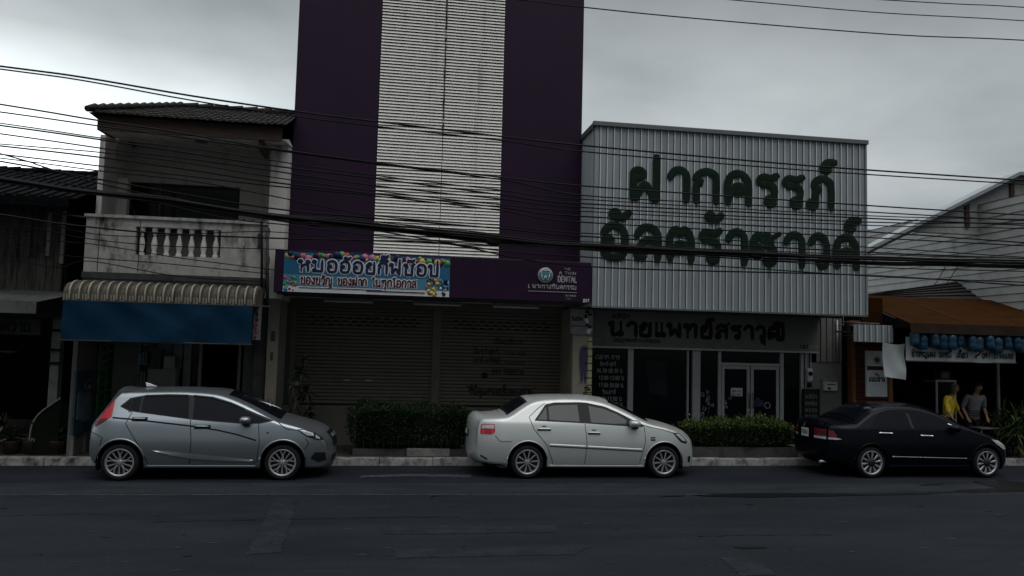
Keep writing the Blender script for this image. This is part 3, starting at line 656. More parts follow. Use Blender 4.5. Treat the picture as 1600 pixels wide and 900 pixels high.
def flower_decal(par, x, z, n, seed, h):
    rr = random.Random(seed); t = MB()
    for i in range(n):
        a, c = x+rr.uniform(-.14, .14), z+h*i/n+rr.uniform(-.03, .03); r = rr.uniform(.02, .045)
        for q in range(5):
            an = q*1.256+rr.random(); t.lathe([(0, 17.899-.0003*q), (r*.55, 17.8995-.0003*q)], 'white_mark' if rr.random() < .4 else 'dim_mark', 6, 'y', (a+r*math.cos(an), 0, c+r*math.sin(an)))
    t.tube([(x-.02, 17.9255, z-.1), (x+.05, 17.9255, z+h*.5), (x-.05, 17.9255, z+h)], .008, 'dim_mark', 4); return t.build('flower_decal', par)
flower_decal(p_mid, 7.56, .75, 9, 1, .75); flower_decal(p_top, 8.08, 1.1, 4, 4, .35)
flower_decal(p_top, 8.35, .55, 7, 6, .15)
t = MB(); t.poly([(6.03, 17.9275, 2.15), (6.52, 17.9275, 2.08), (6.58, 17.9275, 1.26), (6.13, 17.9275, 1.40)], 'dim_poster'); t.build('faded_poster', p_big)
t = MB(); y = 17.925
for s_, zz, a, b, h in (('เวลาทำการ', 2.13, 4.72, 5.22, .085), ('จันทร์-ศุกร์', 1.975, 4.82, 5.14, .07), ('06.30-08.30 น', 1.82, 4.76, 5.29, .085), ('12.00-13.00 น', 1.655, 4.80, 5.32, .085), ('17.00-20.00 น', 1.485, 4.80, 5.31, .085), ('วันเสาร์', 1.33, 4.88, 5.14, .075), ('8.00-12.00 น', 1.175, 4.80, 5.28, .085), ('17.00-20.00 น', 1.05, 4.79, 5.30, .085)): write(t, s_, a+.10+(a-4.7)*.1, b+.13+(b-4.7)*.1, zz, h, y, 'white_mark', .17, .05)
write(t, 'ปิด', 5.28, 5.43, .84, .1, y, 'violet_mark', .2)
t.build('lettering', p_hours)
t = MB(); t.poly([(4.5, 17.926, 1.72), (4.76, 17.926, 1.74), (4.77, 17.926, .95), (4.52, 17.926, .95)], 'poster_blue'); t.build('faded_poster', p_hours)
t = MB(); walls(t, CX0+.1, 10.2, 17.98, 22, .14, 3.2, 'interior'); t.box(CX0+.1, 10.2, 17.98, 22, 3.25, 3.3, 'interior'); t.build('interior_wall', cb_)
# right-hand side: post, corrugated strip, grey door panel
t = MB(); t.box(9.99, 10.15, 17.84, 17.97, .13, 2.38, 'alu'); t.build('end_post', cb_)
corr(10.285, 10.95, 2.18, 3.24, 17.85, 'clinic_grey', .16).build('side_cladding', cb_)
t = MB(); t.box(10.17, 10.95, 17.87, 17.95, .13, 2.165, 'clinic_grey'); o = t.build('side_door', cb_)
t = MB(); t.box(10.17, 11.06, 17.96, 18.1, .14, 4.4, 'interior'); t.build('side_wall', cb_)
t = MB(); t.tube([(10.80, 17.80, 3.2), (10.80, 17.80, 2.2)], .025, 'alu', 8); t.build('drain_pipe', cb_)
mbx = empty('mailbox', (10.62, 17.8, 1.6), 'small white mailbox on the grey side door of the clinic', 'mailbox')
t = MB(); t.box(10.44, 10.78, 17.76, 17.866, 1.50, 1.73, 'paper'); t.build('case', mbx, bevel=.012)
t = MB(); t.box(10.50, 10.72, 17.752, 17.759, 1.64, 1.66, 'letter_black'); t.box(10.52, 10.60, 17.752, 17.759, 1.53, 1.58, 'letter_black'); t.build('slot', mbx)
t = MB(); t.poly([(10.40, 17.72, 1.74), (10.82, 17.72, 1.74), (10.82, 17.866, 1.79), (10.40, 17.866, 1.79)], 'metal_grey'); t.build('lid', mbx)
mt = empty('electric_meter', (10.07, 17.8, 1.8), 'white electric meter with dark dial on the post at the clinic right end', 'meter')
t = MB(); t.box(10.0, 10.14, 17.75, 17.835, 1.72, 2.02, 'paper'); t.build('case', mt, bevel=.02)
t = MB(); t.lathe([(0, 17.72), (.05, 17.72), (.055, 17.748)], 'letter_black', 14, 'y', (10.07, 0, 1.90)); t.build('dial', mt); t = MB(); t.box(10.03, 10.11, 17.76, 17.835, 1.56, 1.69, 'letter_black'); t.build('fuse_box', mt); t = MB(); t.tube([(10.07, 17.8, 2.02), (10.08, 17.8, 2.38)], .012, 'black_cable', 6); t.build('lead', mt)
nb_ = empty('notice_board', (10.1, 17.6, .13), 'dark framed notice board standing by the clinic end post', 'notice board')
xa, xb = at(1255, 640, 17.6).x, at(1279, 640, 17.6).x
t = MB(); t.box(xa, xb, 17.58, 17.63, .6, 1.50, 'board_green'); o = t.build('board', nb_)
t = MB(); t.box(xa-.02, xb+.02, 17.57, 17.635, 1.50, 1.54, 'letter_black'); t.box(xa-.02, xa, 17.57, 17.635, .13, 1.5, 'letter_black'); t.box(xb, xb+.02, 17.57, 17.635, .13, 1.5, 'letter_black'); t.build('frame', nb_)
t = MB()
for i in range(5): write(t, ['คลินิก', 'ฝากท้อง', 'ตรวจ', 'ทารก', 'รักษา'][i], xa+.04, xb-.06, 1.32-i*.155, .07, 17.575, 'dim_mark', .18, .05)
t.build('lettering', o)
# ================================================================ white two-storey house
HX0, HX1 = -5.70, -2.06
wh = empty('townhouse', (-3.9, 16.5, .13), 'weathered two-storey house with tiled hip roof, deep balcony and baluster railing', 'house')
t = MB()
t.xprism([(16.45, 3.45), (18.3, 3.45), (18.3, 6.56), (16.45, 6.30)], -5.645, -5.545, 'house_plaster'); t.build('side_fin', wh)
t = MB(); t.box(-2.40, HX1, 16.45, 18.3, 3.2, 6.44, 'house_plaster'); t.build('side_fin', wh)
t = MB()                                  # back wall of the balcony with a window opening
t.box(-5.542, -2.403, 18.0, 18.15, 5.68, 6.62, 'house_plaster'); t.box(-5.542, -5.5, 18.0, 18.15, 3.5, 5.68, 'house_plaster'); t.box(-3.25, -2.403, 18.0, 18.15, 3.5, 5.68, 'house_plaster')
t.box(-5.542, -2.403, 18.3, 24, 3.5, 6.6, 'house_plaster'); t.build('wall', wh)
# front columns beside the window, nearer plane (pale piece left of the window)
t = MB(); xa, xb = at(160, 330, 17.3).x, at(197, 330, 17.3).x; t.box(xa, xb, 17.3, 17.5, 3.5, 5.62, 'house_plaster'); t.build('column', wh)
w = MB(); w.box(-5.5, -3.25, 18.02, 18.05, 3.5, 5.68, 'house_glass'); wo = w.build('window', wh)
w = MB()
for x in (-5.5, -4.65, -4.62, -3.29): w.box(x, x+.035, 17.985, 18.018, 3.5, 5.68, 'brown_wood')
w.box(-5.46, -3.29, 17.985, 18.015, 5.63, 5.68, 'brown_wood'); w.build('frame', wo)
t = MB(); p, q = at(205, 318, 17.9), at(213, 338, 17.9); t.tube([(p.x, 17.9, p.z), (q.x, 17.9, q.z)], .012, 'metal_grey', 5); p, q = at(250, 290, 17.9), at(249, 345, 17.9); t.tube([(p.x, 17.9, p.z), (q.x, 17.9, q.z)], .012, 'metal_grey', 5); t.build('curtain_pole', wo)
# eave soffit, fascia and hip roof
EX0, EX1 = -5.42, -2.02
t = MB(); t.poly([(EX0+.08, 15.5, 6.16), (EX1-.02, 15.5, 6.18), (EX1-.02, 18.0, 6.53), (EX0-.22, 18.0, 6.51)], 'soffit')
for i in range(7):
    x = EX0+.4+i*.5; t.poly([(x, 15.55, 6.162), (x+.012, 15.55, 6.162), (x+.012, 17.9, 6.50), (x, 17.9, 6.50)], 'dark_concrete')
s_ = t.build('soffit', wh)
t = MB(); lp = at(315, 219, 16.5); t.lathe([(0, lp.z-.05), (.12, lp.z-.045), (.15, lp.z), (.15, lp.z+.09)], 'metal_grey', 18, 'z', (lp.x, 16.5, 0)); t.build('ceiling_lamp', s_)
t = MB(); t.box(EX0+.06, EX1-.05, 15.42, 15.47, 6.14, 6.41, 'brown_wood'); t.poly([(EX0+.06, 15.475, 6.14), (EX0+.06, 15.475, 6.41), (EX0-.26, 18.2, 6.66), (EX0-.26, 18.2, 6.46)], 'brown_wood')
t.box(-2.5, -2.44, 15.475, 16.42, 5.98, 6.2, 'brown_wood'); t.build('fascia_board', wh)
t = MB()                                  # tiles: corrugated strips in two courses on the front slope and the left hip
apx = at(283, 168, 17.2); RZ = 6.43
def roofz(x, y):
    f = RZ + (y-15.3)*(apx.z-RZ)/(17.2-15.3); l = RZ + (x-(EX0-.02))*(apx.z-RZ)/(apx.x-EX0); return f, l
for i in range(30):
    xa = EX0 - .08 + i*(EX1+.1-EX0)/30; xb = xa+(EX1+.1-EX0)/30; xm = (xa+xb)/2
    for j in range(7):
        ya = 15.3+j*1.9/7; yb = 15.3+(j+1)*1.9/7+.05
        f1 = roofz(xm, ya)[0]; f2 = roofz(xm, yb)[0]; lz = RZ+(xm-EX0+.08)*(apx.z-RZ)/(apx.x-EX0)
        if f1 > lz+.02: continue
        jj = random.uniform(-.008, .008)
        t.xprism([(ya, f1-.03+.03+jj), (ya, f1+.035+jj), (yb, f2+.012+jj), (yb, f2-.02)], xa+.006, xm+.02, 'roof_tile')
        t.xprism([(ya, f1-.01+jj), (ya, f1+.008+jj), (yb, f2+.0+jj), (yb, f2-.02)], xm+.021, xb+.005, 'roof_tile')
e0 = Vector((EX0-.08, 15.25, 6.44)); e1 = Vector((apx.x, 17.2, apx.z))
n_ = 12
for i in range(n_):
    a = e0.lerp(e1, i/n_); b = e0.lerp(e1, (i+1.05)/n_); b.z += .03; t.tube([a+Vector((0, 0, .03)), b+Vector((0, 0, .03))], [.055, .07], 'roof_tile', 8)
rx = apx.x
while rx < EX1: t.tube([(rx, 17.2, apx.z+.035), (rx+.34, 17.2, apx.z+.055)], [.06, .075], 'roof_tile', 8); rx += .3
t.poly([(EX0-.06, 15.3, 6.42), (EX1, 15.3, 6.42), (EX1, 17.2, apx.z-.02), (apx.x, 17.2, apx.z-.02)], 'roof_tile'); t.poly([(EX0-.06, 15.3, 6.42), (apx.x, 17.2, apx.z-.02), (apx.x, 21, apx.z-.02), (EX0-.06, 23, 6.49)], 'roof_tile'); t.poly([(apx.x, 17.2, apx.z-.02), (EX1, 17.2, apx.z-.02), (EX1, 24, 6.5), (EX0, 24, 6.5)], 'roof_tile')
t.build('roof', wh)
# balcony
BX0, BX1 = at(135, 345, 16.0).x, at(415, 350, 16.0).x+.02
ob0, ob1 = at(212, 370, 16.0).x, at(345, 375, 16.0).x
zt, zb, zo0, zo1 = 4.60, 3.44, 3.92, 4.46
t = MB(); t.box(BX0, ob0, 16.0, 16.14, zb, zt, 'old_plaster'); t.box(ob1, BX1, 16.0, 16.14, zb, zt, 'old_plaster'); t.box(ob0, ob1, 16.0, 16.14, zb, zo0, 'old_plaster'); t.box(ob0, ob1, 16.0, 16.14, zo1, zt, 'old_plaster')
t.box(BX0, BX0+.14, 16.142, 17.9, zb, zt, 'old_plaster'); t.box(BX1-.14, BX1, 16.142, 17.9, zb, zt, 'old_plaster')
t.box(BX0-.03, BX1+.03, 15.96, 16.18, zt+.003, zt+.06, 'old_plaster'); t.box(BX0-.02, BX1+.02, 15.975, 15.997, zb, zb+.12, 'dark_concrete')
for x in (BX0+.24, BX0+.96): t.box(x, x+.012, 15.992, 15.999, zb+.14, zt-.02, 'dark_concrete')
bal = t.build('balcony', wh)
for i in range(7):
    x = ob0+.10+i*(ob1-ob0-.2)/6; t = MB()
    t.lathe([(.055, zo0), (.055, zo0+.05), (.035, zo0+.07), (.05, zo0+.14), (.06, zo0+.2), (.05, zo0+.27), (.028, zo0+.36), (.03, zo0+.42), (.05, zo0+.45), (.055, zo1)], 'house_plaster', 10, 'z', (x, 16.07, 0)); t.build('baluster', bal)
t = MB(); t.box(at(252, 0, 16.25).x, ob1+.06, 16.25, 16.3, zb, zo1-.06, 'clinic_grey'); t.build('panel', bal)
t = MB(); t.box(BX0, BX1, 16.145, 18.0, 3.40, 3.55, 'old_plaster'); t.build('floor_slab', wh)
t = MB(); t.box(BX0, BX1, 15.99, 16.12, 3.26, 3.435, 'dark_concrete'); t.build('beam', wh)
# corrugated canopy
AX0, AX1 = at(99, 460, 15.2).x, at(401, 465, 15.2).x
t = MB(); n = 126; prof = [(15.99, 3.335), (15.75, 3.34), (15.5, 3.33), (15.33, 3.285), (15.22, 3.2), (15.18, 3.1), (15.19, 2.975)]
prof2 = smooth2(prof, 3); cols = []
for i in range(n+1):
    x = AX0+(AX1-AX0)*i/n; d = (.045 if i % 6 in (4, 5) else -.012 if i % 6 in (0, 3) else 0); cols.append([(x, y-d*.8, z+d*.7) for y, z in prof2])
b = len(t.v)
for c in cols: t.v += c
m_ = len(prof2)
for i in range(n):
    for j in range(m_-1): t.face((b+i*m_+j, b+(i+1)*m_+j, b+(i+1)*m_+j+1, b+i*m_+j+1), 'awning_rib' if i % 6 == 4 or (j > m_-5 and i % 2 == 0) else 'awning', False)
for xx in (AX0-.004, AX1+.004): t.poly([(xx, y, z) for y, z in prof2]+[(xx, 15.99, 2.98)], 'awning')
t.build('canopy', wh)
# ground floor
t = MB(); t.box(HX0-.02, -5.64, 15.98, 18.0, .13, 3.25, 'step_wall'); t.build('side_wall', wh)
t = MB(); t.box(-2.62, -2.40, 17.0, 18.0, .13, 3.25, 'dark_concrete'); t.build('pillar', wh)
t = MB(); walls(t, HX0+.02, -2.42, 18.05, 22, .14, 3.3, 'interior'); t.box(HX0, -2.4, 16.2, 22, 3.3, 3.34, 'interior'); t.build('interior_wall', wh)
for a, b in ((-5.548, -5.055), (-2.95, -2.625)): t = MB(); t.box(a, b, 17.72, 17.8, .13, 3.2, 'clinic_grey'); t.build('shop_wall', wh)
for a, b in ((-5.04, -4.82), (-4.77, -4.16), (-4.0, -3.86)):
    t = MB(); t.box(a, b, 17.76, 17.775, .2, 3.1, 'house_glass'); wp_ = t.build('window_pane', wh)
    if a == -4.77:
        for x0, x1, z0, z1, k in ((-4.70, -4.42, 1.95, 2.45, 'dim_mark'), (-4.38, -4.20, 1.7, 2.3, 'metal_grey'), (-4.72, -4.5, 1.5, 1.85, 'poster_pale')): t = MB(); t.box(x0, x1, 17.752, 17.758, z0, z1, k); t.build('window_poster', wp_)
for a, b in ((-4.82, -4.775), (-4.155, -4.01), (-3.85, -3.79), (-3.06, -3.0), (-5.05, -5.03)): t = MB(); t.box(a, b, 17.7, 17.8, .13, 3.10, 'metal_grey'); t.build('shopfront_post', wh)
t = MB(); t.box(-5.05, -2.9, 17.7, 17.8, 3.105, 3.2, 'metal_grey'); t.build('head_rail', wh)
# goods dimly seen in the shop window
gd = empty('shop_counter', (-4.5, 17.3, .13), 'grey shop counter with cartons standing in front of the townhouse shop window', 'counter')
t = MB(); t.box(-4.75, -4.2, 17.3, 17.6, .13, 1.72, 'clinic_grey'); t.build('counter', gd, bevel=.01)
t = MB(); t.box(-4.70, -4.52, 17.34, 17.56, 1.724, 2.12, 'dark_concrete'); t.build('carton', gd)
t = MB(); t.box(-4.46, -4.24, 17.34, 17.56, 1.724, 1.98, 'metal_grey'); t.build('carton', gd)
ds = empty('display_shelf', (-4.95, 17.5, .13), 'dim display shelf with small boxed goods inside the townhouse shop window', 'shelf')
for z in (.9, 1.35, 1.8, 2.2):
    t = MB(); t.box(-5.02, -4.80, 17.45, 17.65, z, z+.02, 'metal_grey'); t.build('shelf', ds)
for x in (-5.02, -4.815): t = MB(); t.box(x, x+.015, 17.655, 17.67, .13, 2.4, 'metal_grey'); t.build('upright', ds)
rr = random.Random(14)
for z in (.92, 1.37, 1.82):
    x = -5.0
    while x < -4.84:
        wd = rr.uniform(.04, .07); t = MB(); t.box(x, x+wd, 17.47, 17.60, z+.001, z+rr.uniform(.14, .30), rr.choice(['green_paint', 'paper', 'dim_mark', 'poster_pale', 'teal'])); t.build('goods', ds); x += wd+.012
# blue tarp
t = MB(); tx0, tx1 = at(97, 500, 15.14).x, at(394, 505, 15.14).x; nx, nz_ = 44, 12; b = len(t.v)
for i in range(nx+1):
    for j in range(nz_+1):
        u, v = i/nx, j/nz_; x = tx0+(tx1-tx0)*u; z = 2.97-.70*v
        y = 15.13 - .02*math.sin(9*u+4*v)*v - .012*math.sin(23*u-6*v) - .03*math.exp(-((u-.3-.5*v)**2)/.002)*.35 - .03*math.exp(-((u-.85+.35*v)**2)/.002)*.35
        t.v.append((x, y, z+.006*math.sin(14*u)))
for i in range(nx):
    for j in range(nz_): a = b+i*(nz_+1)+j; t.face((a, a+nz_+1, a+nz_+2, a+1), 'tarp_blue', True)
bt = empty('blue_tarp', ((tx0+tx1)/2, 15.13, 2.6), 'plain blue tarpaulin valance hanging under the corrugated canopy', 'tarpaulin'); t.build('sheet', bt)
t = MB(); t.tube([(tx0-.02, 15.14, 2.27), (tx1+.02, 15.14, 2.27)], .014, 'grey_cable', 6); t.build('bottom_rail', bt)
t = MB(); t.tube([(tx0-.02, 15.15, 2.975), (tx1+.3, 15.15, 2.975)], .016, 'grey_cable', 6); t.build('top_rail', bt)
# printed side strip by the tarp
xa, xb = at(396, 500, 15.6).x, at(408, 500, 15.6).x
t = MB(); t.box(xa, xb, 15.6, 15.62, 2.36, 2.98, 'dim_mark'); o = tag(t.build('vinyl_strip'), 'narrow pale printed vinyl strip at the right end of the blue tarpaulin', 'sign')
t = MB(); rr = random.Random(9)
for i in range(26): z = 2.38+i*.022; a = xa+rr.uniform(.005, .06); t.box(a, a+rr.uniform(.02, .05), 15.59-.0004*i, 15.598, z, z+rr.uniform(.012, .03), rr.choice(['crimson', 'navy', 'letter_black', 'balloon_red']))
t.build('print', o)
# poster stand with a portrait
pa, pc = at(113, 580, 16.6), at(145, 655, 16.6)
ad_ = empty('advert_stand', ((pa.x+pc.x)/2, 16.6, .13), 'blue advertising stand with a pale portrait print by the townhouse pillar', 'sign')
t = MB(); t.box(pa.x, pc.x, 16.58, 16.62, .52, 1.70, 'poster_blue'); o = t.build('board', ad_)
t = MB(); x = pa.x+.30; t.lathe([(0, 16.566), (.10, 16.566), (.105, 16.578)], 'poster_pale', 16, 'y', (x, 0, 1.42)); t.lathe([(0, 16.560), (.075, 16.560), (.078, 16.5655)], 'hair', 14, 'y', (x, 0, 1.42)); t.lathe([(0, 16.556), (.042, 16.556), (.045, 16.5595)], 'skin', 12, 'y', (x, 0, 1.38))
t.prism([(x-.13, .74), (x+.09, .74), (x+.08, 1.22), (x+.03, 1.29), (x-.05, 1.29), (x-.11, 1.2)], 16.568, 16.578, 'poster_pale'); t.box(pa.x+.05, pa.x+.17, 16.566, 16.578, .8, 1.3, 'poster_pale'); t.build('portrait_print', o)
for x in (pa.x+.05, pc.x-.09): t = MB(); t.box(x, x+.04, 16.6, 16.66, .13, .52, 'metal_grey'); t.build('leg', ad_)
ad_.location = (-5.60, 16.30, .13); ad_.rotation_euler.z = R(90); ad_.scale.x = 2.1     # stands along the side wall, facing into the shop
# green rack
ra, rb = at(142, 560, 17.2), at(182, 560, 17.2)
rk = empty('green_rack', ((ra.x+rb.x)/2, 17.2, .13), 'tall green slatted display rack in the shade under the blue tarpaulin', 'rack')
t = MB()
for x in (ra.x, (ra.x+rb.x)/2, rb.x): t.box(x-.014, x+.014, 17.2, 17.23, .13, 2.35, 'green_paint')
t.build('frame', rk)
for i in range(12):
    z = .42+i*.158; t = MB(); t.xprism([(17.19, z), (17.19, z+.035), (17.30, z+.11), (17.30, z+.10)], ra.x+.02, (ra.x+rb.x)/2-.02, 'green_paint' if i not in (8, 9, 10) else 'clinic_grey'); t.xprism([(17.19, z+.03), (17.19, z+.065), (17.30, z+.14), (17.30, z+.13)], (ra.x+rb.x)/2+.02, rb.x-.02, 'green_paint' if i < 10 else 'clinic_grey'); t.build('shelf', rk)
rk.location = (-5.56, 17.42, .13); rk.rotation_euler.z = R(90); rk.scale.x = 1.75
# conduit pipes and drooping wires at the party wall
for i, (px, y0, y1) in enumerate(((409, 345, 470), (418, 360, 474))):
    a, c = at(px, y0, 15.93), at(px, y1, 15.93)
    t = MB(); t.tube([(a.x, 15.93, a.z), (c.x, 15.93, c.z)], .03 if i else .022, 'black_cable' if i == 0 else 'grey_cable', 8); tag(t.build('conduit_pipe'), ['thin black conduit running down the right end of the balcony', 'thicker grey conduit between the balcony and the purple fascia'][i], 'pipe')
wt = empty('wire_tangle', (at(412, 380, 15.88).x, 15.88, 4.0), 'tangle of drooping black wires at the right end of the balcony', 'wires')
rr = random.Random(4)
for i in range(9):
    pts = []; x = 398+rr.uniform(-8, 16); 
    for j in range(9):
        pts.append(at(x+rr.uniform(-5, 5)+6*math.sin(j*.9+i), 345+j*15+rr.uniform(-4, 4), 16.15-.02*(i % 3)))
    t = MB(); t.tube(smooth3(pts) if 'smooth3' in globals() else pts, .008+.004*(i % 2), 'black_cable', 5); t.build('wire', wt)
t = MB(); p = at(408, 352, 15.9); t.box(p.x-.06, p.x+.02, 16.15, 15.95, 4.15, 4.42, 'dark_concrete'); t.build('junction_box', wt)
# ================================================================ dark wooden house at the left
wo_ = empty('wooden_house', (-7.8, 16.3, .13), 'dark old wooden house with plank walls at the left edge', 'house')
WX0, WX1 = -12.5, -5.98
t = MB()
x = WX0
while x < at(97, 400, 16.35).x:
    wd = random.uniform(.13, .2); y = 16.35+random.uniform(0, .02); t.box(x, min(x+wd-.008, -6.15), y, y+.03, 3.1, 5.0, 'dark_wood'); x += wd
t.build('plank_wall', wo_)
for px in (47, 78, 100):
    a = at(px, 345, 16.3); t = MB(); t.box(a.x-.03, a.x+.03, 16.28, 16.34, at(px, 400, 16.3).z-(.15 if px == 100 else 0), at(px, 330 if px > 47 else 300, 16.3).z, 'clinic_grey' if px != 47 else 'dark_wood'); t.build('shutter_post', wo_)
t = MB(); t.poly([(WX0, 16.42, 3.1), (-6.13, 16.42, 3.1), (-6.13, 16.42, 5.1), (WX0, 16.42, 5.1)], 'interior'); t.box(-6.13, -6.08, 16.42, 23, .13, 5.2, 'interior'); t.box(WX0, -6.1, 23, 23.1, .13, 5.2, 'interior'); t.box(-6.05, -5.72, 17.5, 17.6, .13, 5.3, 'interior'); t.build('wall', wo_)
t = MB(); zr = at(80, 273, 18.5).z
i = 0
x = WX0
while x < -5.74:
    t.xprism([(15.55, 4.86), (15.55, 4.90), (18.5, zr+.05+random.uniform(-.012, .012)), (18.5, zr)], x, x+.10, 'old_tile'); t.xprism([(15.57, 4.84), (15.57, 4.87), (18.5, zr+.02), (18.5, zr-.02)], x+.101, x+.199, 'old_tile'); x += .2
t.poly([(WX0, 18.52, zr), (-5.74, 18.52, zr), (-5.74, 22.5, 4.8), (WX0, 22.5, 4.8)], 'old_tile')
x = WX0
while x < -5.8: t.tube([(x, 18.5, zr+.05), (x+.26, 18.5, zr+.05+random.uniform(0, .05))], .075, 'old_tile', 7); x += .27
t.build('roof', wo_)
t = MB(); t.box(WX0, -5.8, 15.53, 15.56, 4.70, 4.86, 'old_tile'); t.build('fascia_board', wo_)
for nm, (x0, y0), (x1, y1) in (('roof_lath', (78, 331), (134, 340)),):
    a, c = at(x0, y0, 15.9), at(x1, y1, 15.9); t = MB(); t.tube([(a.x, 15.9, a.z), (c.x, 15.9, c.z)], .02, 'grey_cable', 6); t.build('bracket_bar', wo_)
cr = at(60, 470, 15.2).x
t = MB(); t.poly([(WX0, 15.15, 2.93), (cr, 15.15, 2.93), (cr+.35, 16.3, 3.18), (WX0, 16.3, 3.18)], 'grey_sheet'); t.box(WX0, cr, 15.12, 15.145, 2.72, 2.94, 'grey_sheet'); t.box(WX0, cr+.3, 16.25, 16.34, 2.68, 3.08, 'dark_concrete'); t.build('canopy', wo_)
t = MB(); t.box(WX0, -6.16, 16.30, 16.345, 3.085, 3.2, 'dark_wood'); t.build('sill', wo_)
t = MB(); t.box(WX0, -6.1, 16.5, 22, 3.0, 3.05, 'interior'); t.box(WX0, WX0+.1, 16.4, 22, .13, 3.0, 'interior'); t.build('ceiling', wo_)
xs = at(63, 510, 16.2).x
ss = empty('shop_sign', (-6.9, 16.2, 2.4), 'dim grey sign with black writing over the dark opening at the left edge', 'sign')
t = MB(); t.box(-8.0, xs, 16.2, 16.24, 2.345, 2.64, 'dark_concrete'); o = t.build('board', ss)
t = MB(); write(t, 'ซ่อมทนายความ', -8.0, at(48, 510, 16.19).x, 2.41, .15, 16.198, 'letter_black', .24, .1); t.build('lettering', o)
t = MB(); p = at(16, 549, 17.5); t.lathe([(0, p.z+.02), (.16, p.z+.015), (.17, p.z-.02), (0, p.z-.04)], 'dim_mark', 18, 'z', (p.x, 17.5, 0)); o = tag(t.build('ceiling_lamp'), 'flat round pale lamp hanging in the dark opening at the left edge', 'lamp')
t = MB(); t.tube([(p.x, 17.5, p.z), (p.x, 17.5, 3.0)], .008, 'black_cable', 5); t.build('cord', o)
# grey pillar between the houses with its pipe clamps
t = MB(); a, c = at(86, 500, 16.4), at(98, 500, 16.4); t.box(a.x, c.x+.02, 16.3, 16.5, .13, 2.75, 'concrete'); pl = tag(t.build('concrete_post'), 'slim grey concrete post between the dark opening and the advertising stand', 'post')
for i, zz in enumerate((2.05, 1.80, 2.42)): t = MB(); t.box(a.x-.03, c.x+.05, 16.27, 16.298, zz, zz+.05, 'letter_black'); t.build('pipe_clamp', pl)
# ================================================================ right shop
RX0 = 10.98
rs = empty('noodle_shop', (13.5, 16.5, .13), 'open-fronted noodle shop under a wide orange sheet-metal awning', 'shop')
t = MB(); fz = 3.06
fl, fr = (at(1420, 507, 15.95), at(1600, 510, 15.95))
AZ = at(1450, 465, 18.5).z; AXL = RX0+.42
t.xprism([(18.5, AZ), (15.95, 3.10), (15.95, 3.075), (18.5, AZ-.025)], AXL, 18.5, 'orange_sheet')
for x in (AXL+.02, 12.9, 14.4, 15.9): t.xprism([(18.5, AZ+.012), (15.94, 3.112), (15.94, 3.102), (18.5, AZ+.002)], x, x+.02, 'maroon')
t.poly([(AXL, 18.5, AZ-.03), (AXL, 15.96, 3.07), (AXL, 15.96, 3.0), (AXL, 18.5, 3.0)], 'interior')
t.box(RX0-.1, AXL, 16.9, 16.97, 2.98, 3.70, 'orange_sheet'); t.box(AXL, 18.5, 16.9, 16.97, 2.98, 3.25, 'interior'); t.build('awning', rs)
t = MB(); t.xprism([(15.948, 3.09), (15.90, 2.885), (15.915, 2.885), (15.965, 3.09)], AXL+.01, 18.5, 'brown_strip')
t.build('awning_valance', rs)
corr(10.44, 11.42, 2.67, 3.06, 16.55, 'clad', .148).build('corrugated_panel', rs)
t = MB(); t.box(10.95, 11.86, 17.5, 17.62, .13, 3.2, 'brick_tile')
for z in [q*.16+.2 for q in range(18)]: t.box(10.95, 11.86, 17.492, 17.499, z, z+.012, 'interior')
t.build('tiled_wall', rs)
t = MB(); t.box(10.965, 11.03, 17.40, 17.49, .13, 2.9, 'wood_post'); t.build('post', rs)
t = MB(); a = at(1390, 620, 17.2); t.box(a.x-.055, a.x+.055, 17.15, 17.26, .13, 2.9, 'wood_post'); t.build('post', rs)
t = MB(); a = at(1560, 640, 17.0); t.box(a.x-.03, a.x+.03, 16.97, 17.03, .13, 2.85, 'metal_grey'); t.build('post', rs)
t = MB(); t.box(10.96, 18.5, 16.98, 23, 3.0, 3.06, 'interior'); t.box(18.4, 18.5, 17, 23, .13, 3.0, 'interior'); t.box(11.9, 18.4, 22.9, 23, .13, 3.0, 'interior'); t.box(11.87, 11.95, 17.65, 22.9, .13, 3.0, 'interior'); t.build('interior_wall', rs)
# tiled roof behind the awning
qa, qb = at(1330, 466, 18.55), at(1660, 484, 18.55); up_ = [at(x, y, Y) for x, y, Y in ((1332, 465.5, 18.7), (1400, 453, 19.1), (1470, 443, 19.6), (1530, 434, 20.1), (1560, 430, 20.4), (1610, 424, 20.6), (1660, 420, 20.8))]
t = MB(); n = 26
def top_(f):
    q = f*(len(up_)-1); k2 = min(int(q), len(up_)-2); return up_[k2].lerp(up_[k2+1], q-k2)
for i in range(n):
    f0, f1 = i/n, (i+1)/n; a0, a1, b0, b1 = qa.lerp(qb, f0), qa.lerp(qb, f1), top_(f0), top_(f1)
    for r_ in range(7):
        u0, u1 = r_/7, (r_+1)/7; st = Vector((0, 0, .035))
        t.poly([a0.lerp(b0, u0)+st, a1.lerp(b1, u0)+st, a1.lerp(b1, u1), a0.lerp(b0, u1)], 'roof_tile'); t.poly([a0.lerp(b0, u0)+st, a1.lerp(b1, u0)+st, a1.lerp(b1, u0), a0.lerp(b0, u0)], 'interior')
t.build('tiled_roof', rs)
# junk eaves between clinic and shop
je = empty('bracket_junk', (10.9, 17.0, 2.9), 'stack of grey corrugated offcuts wedged under the eave right of the clinic', 'offcuts')
rr = random.Random(2)
for i in range(6):
    z = 2.72+i*.075; xa = 10.55+rr.uniform(-.1, .1); t = MB(); t.xprism([(16.7+rr.uniform(-.05, .05), z), (16.7, z+.012), (17.3, z+.03+rr.uniform(0, .03)), (17.3, z+.015)], xa, xa+.62+rr.uniform(-.1, .1), rr.choice(['grey_sheet', 'clinic_grey', 'metal_grey'])); t.build('sheet', je)
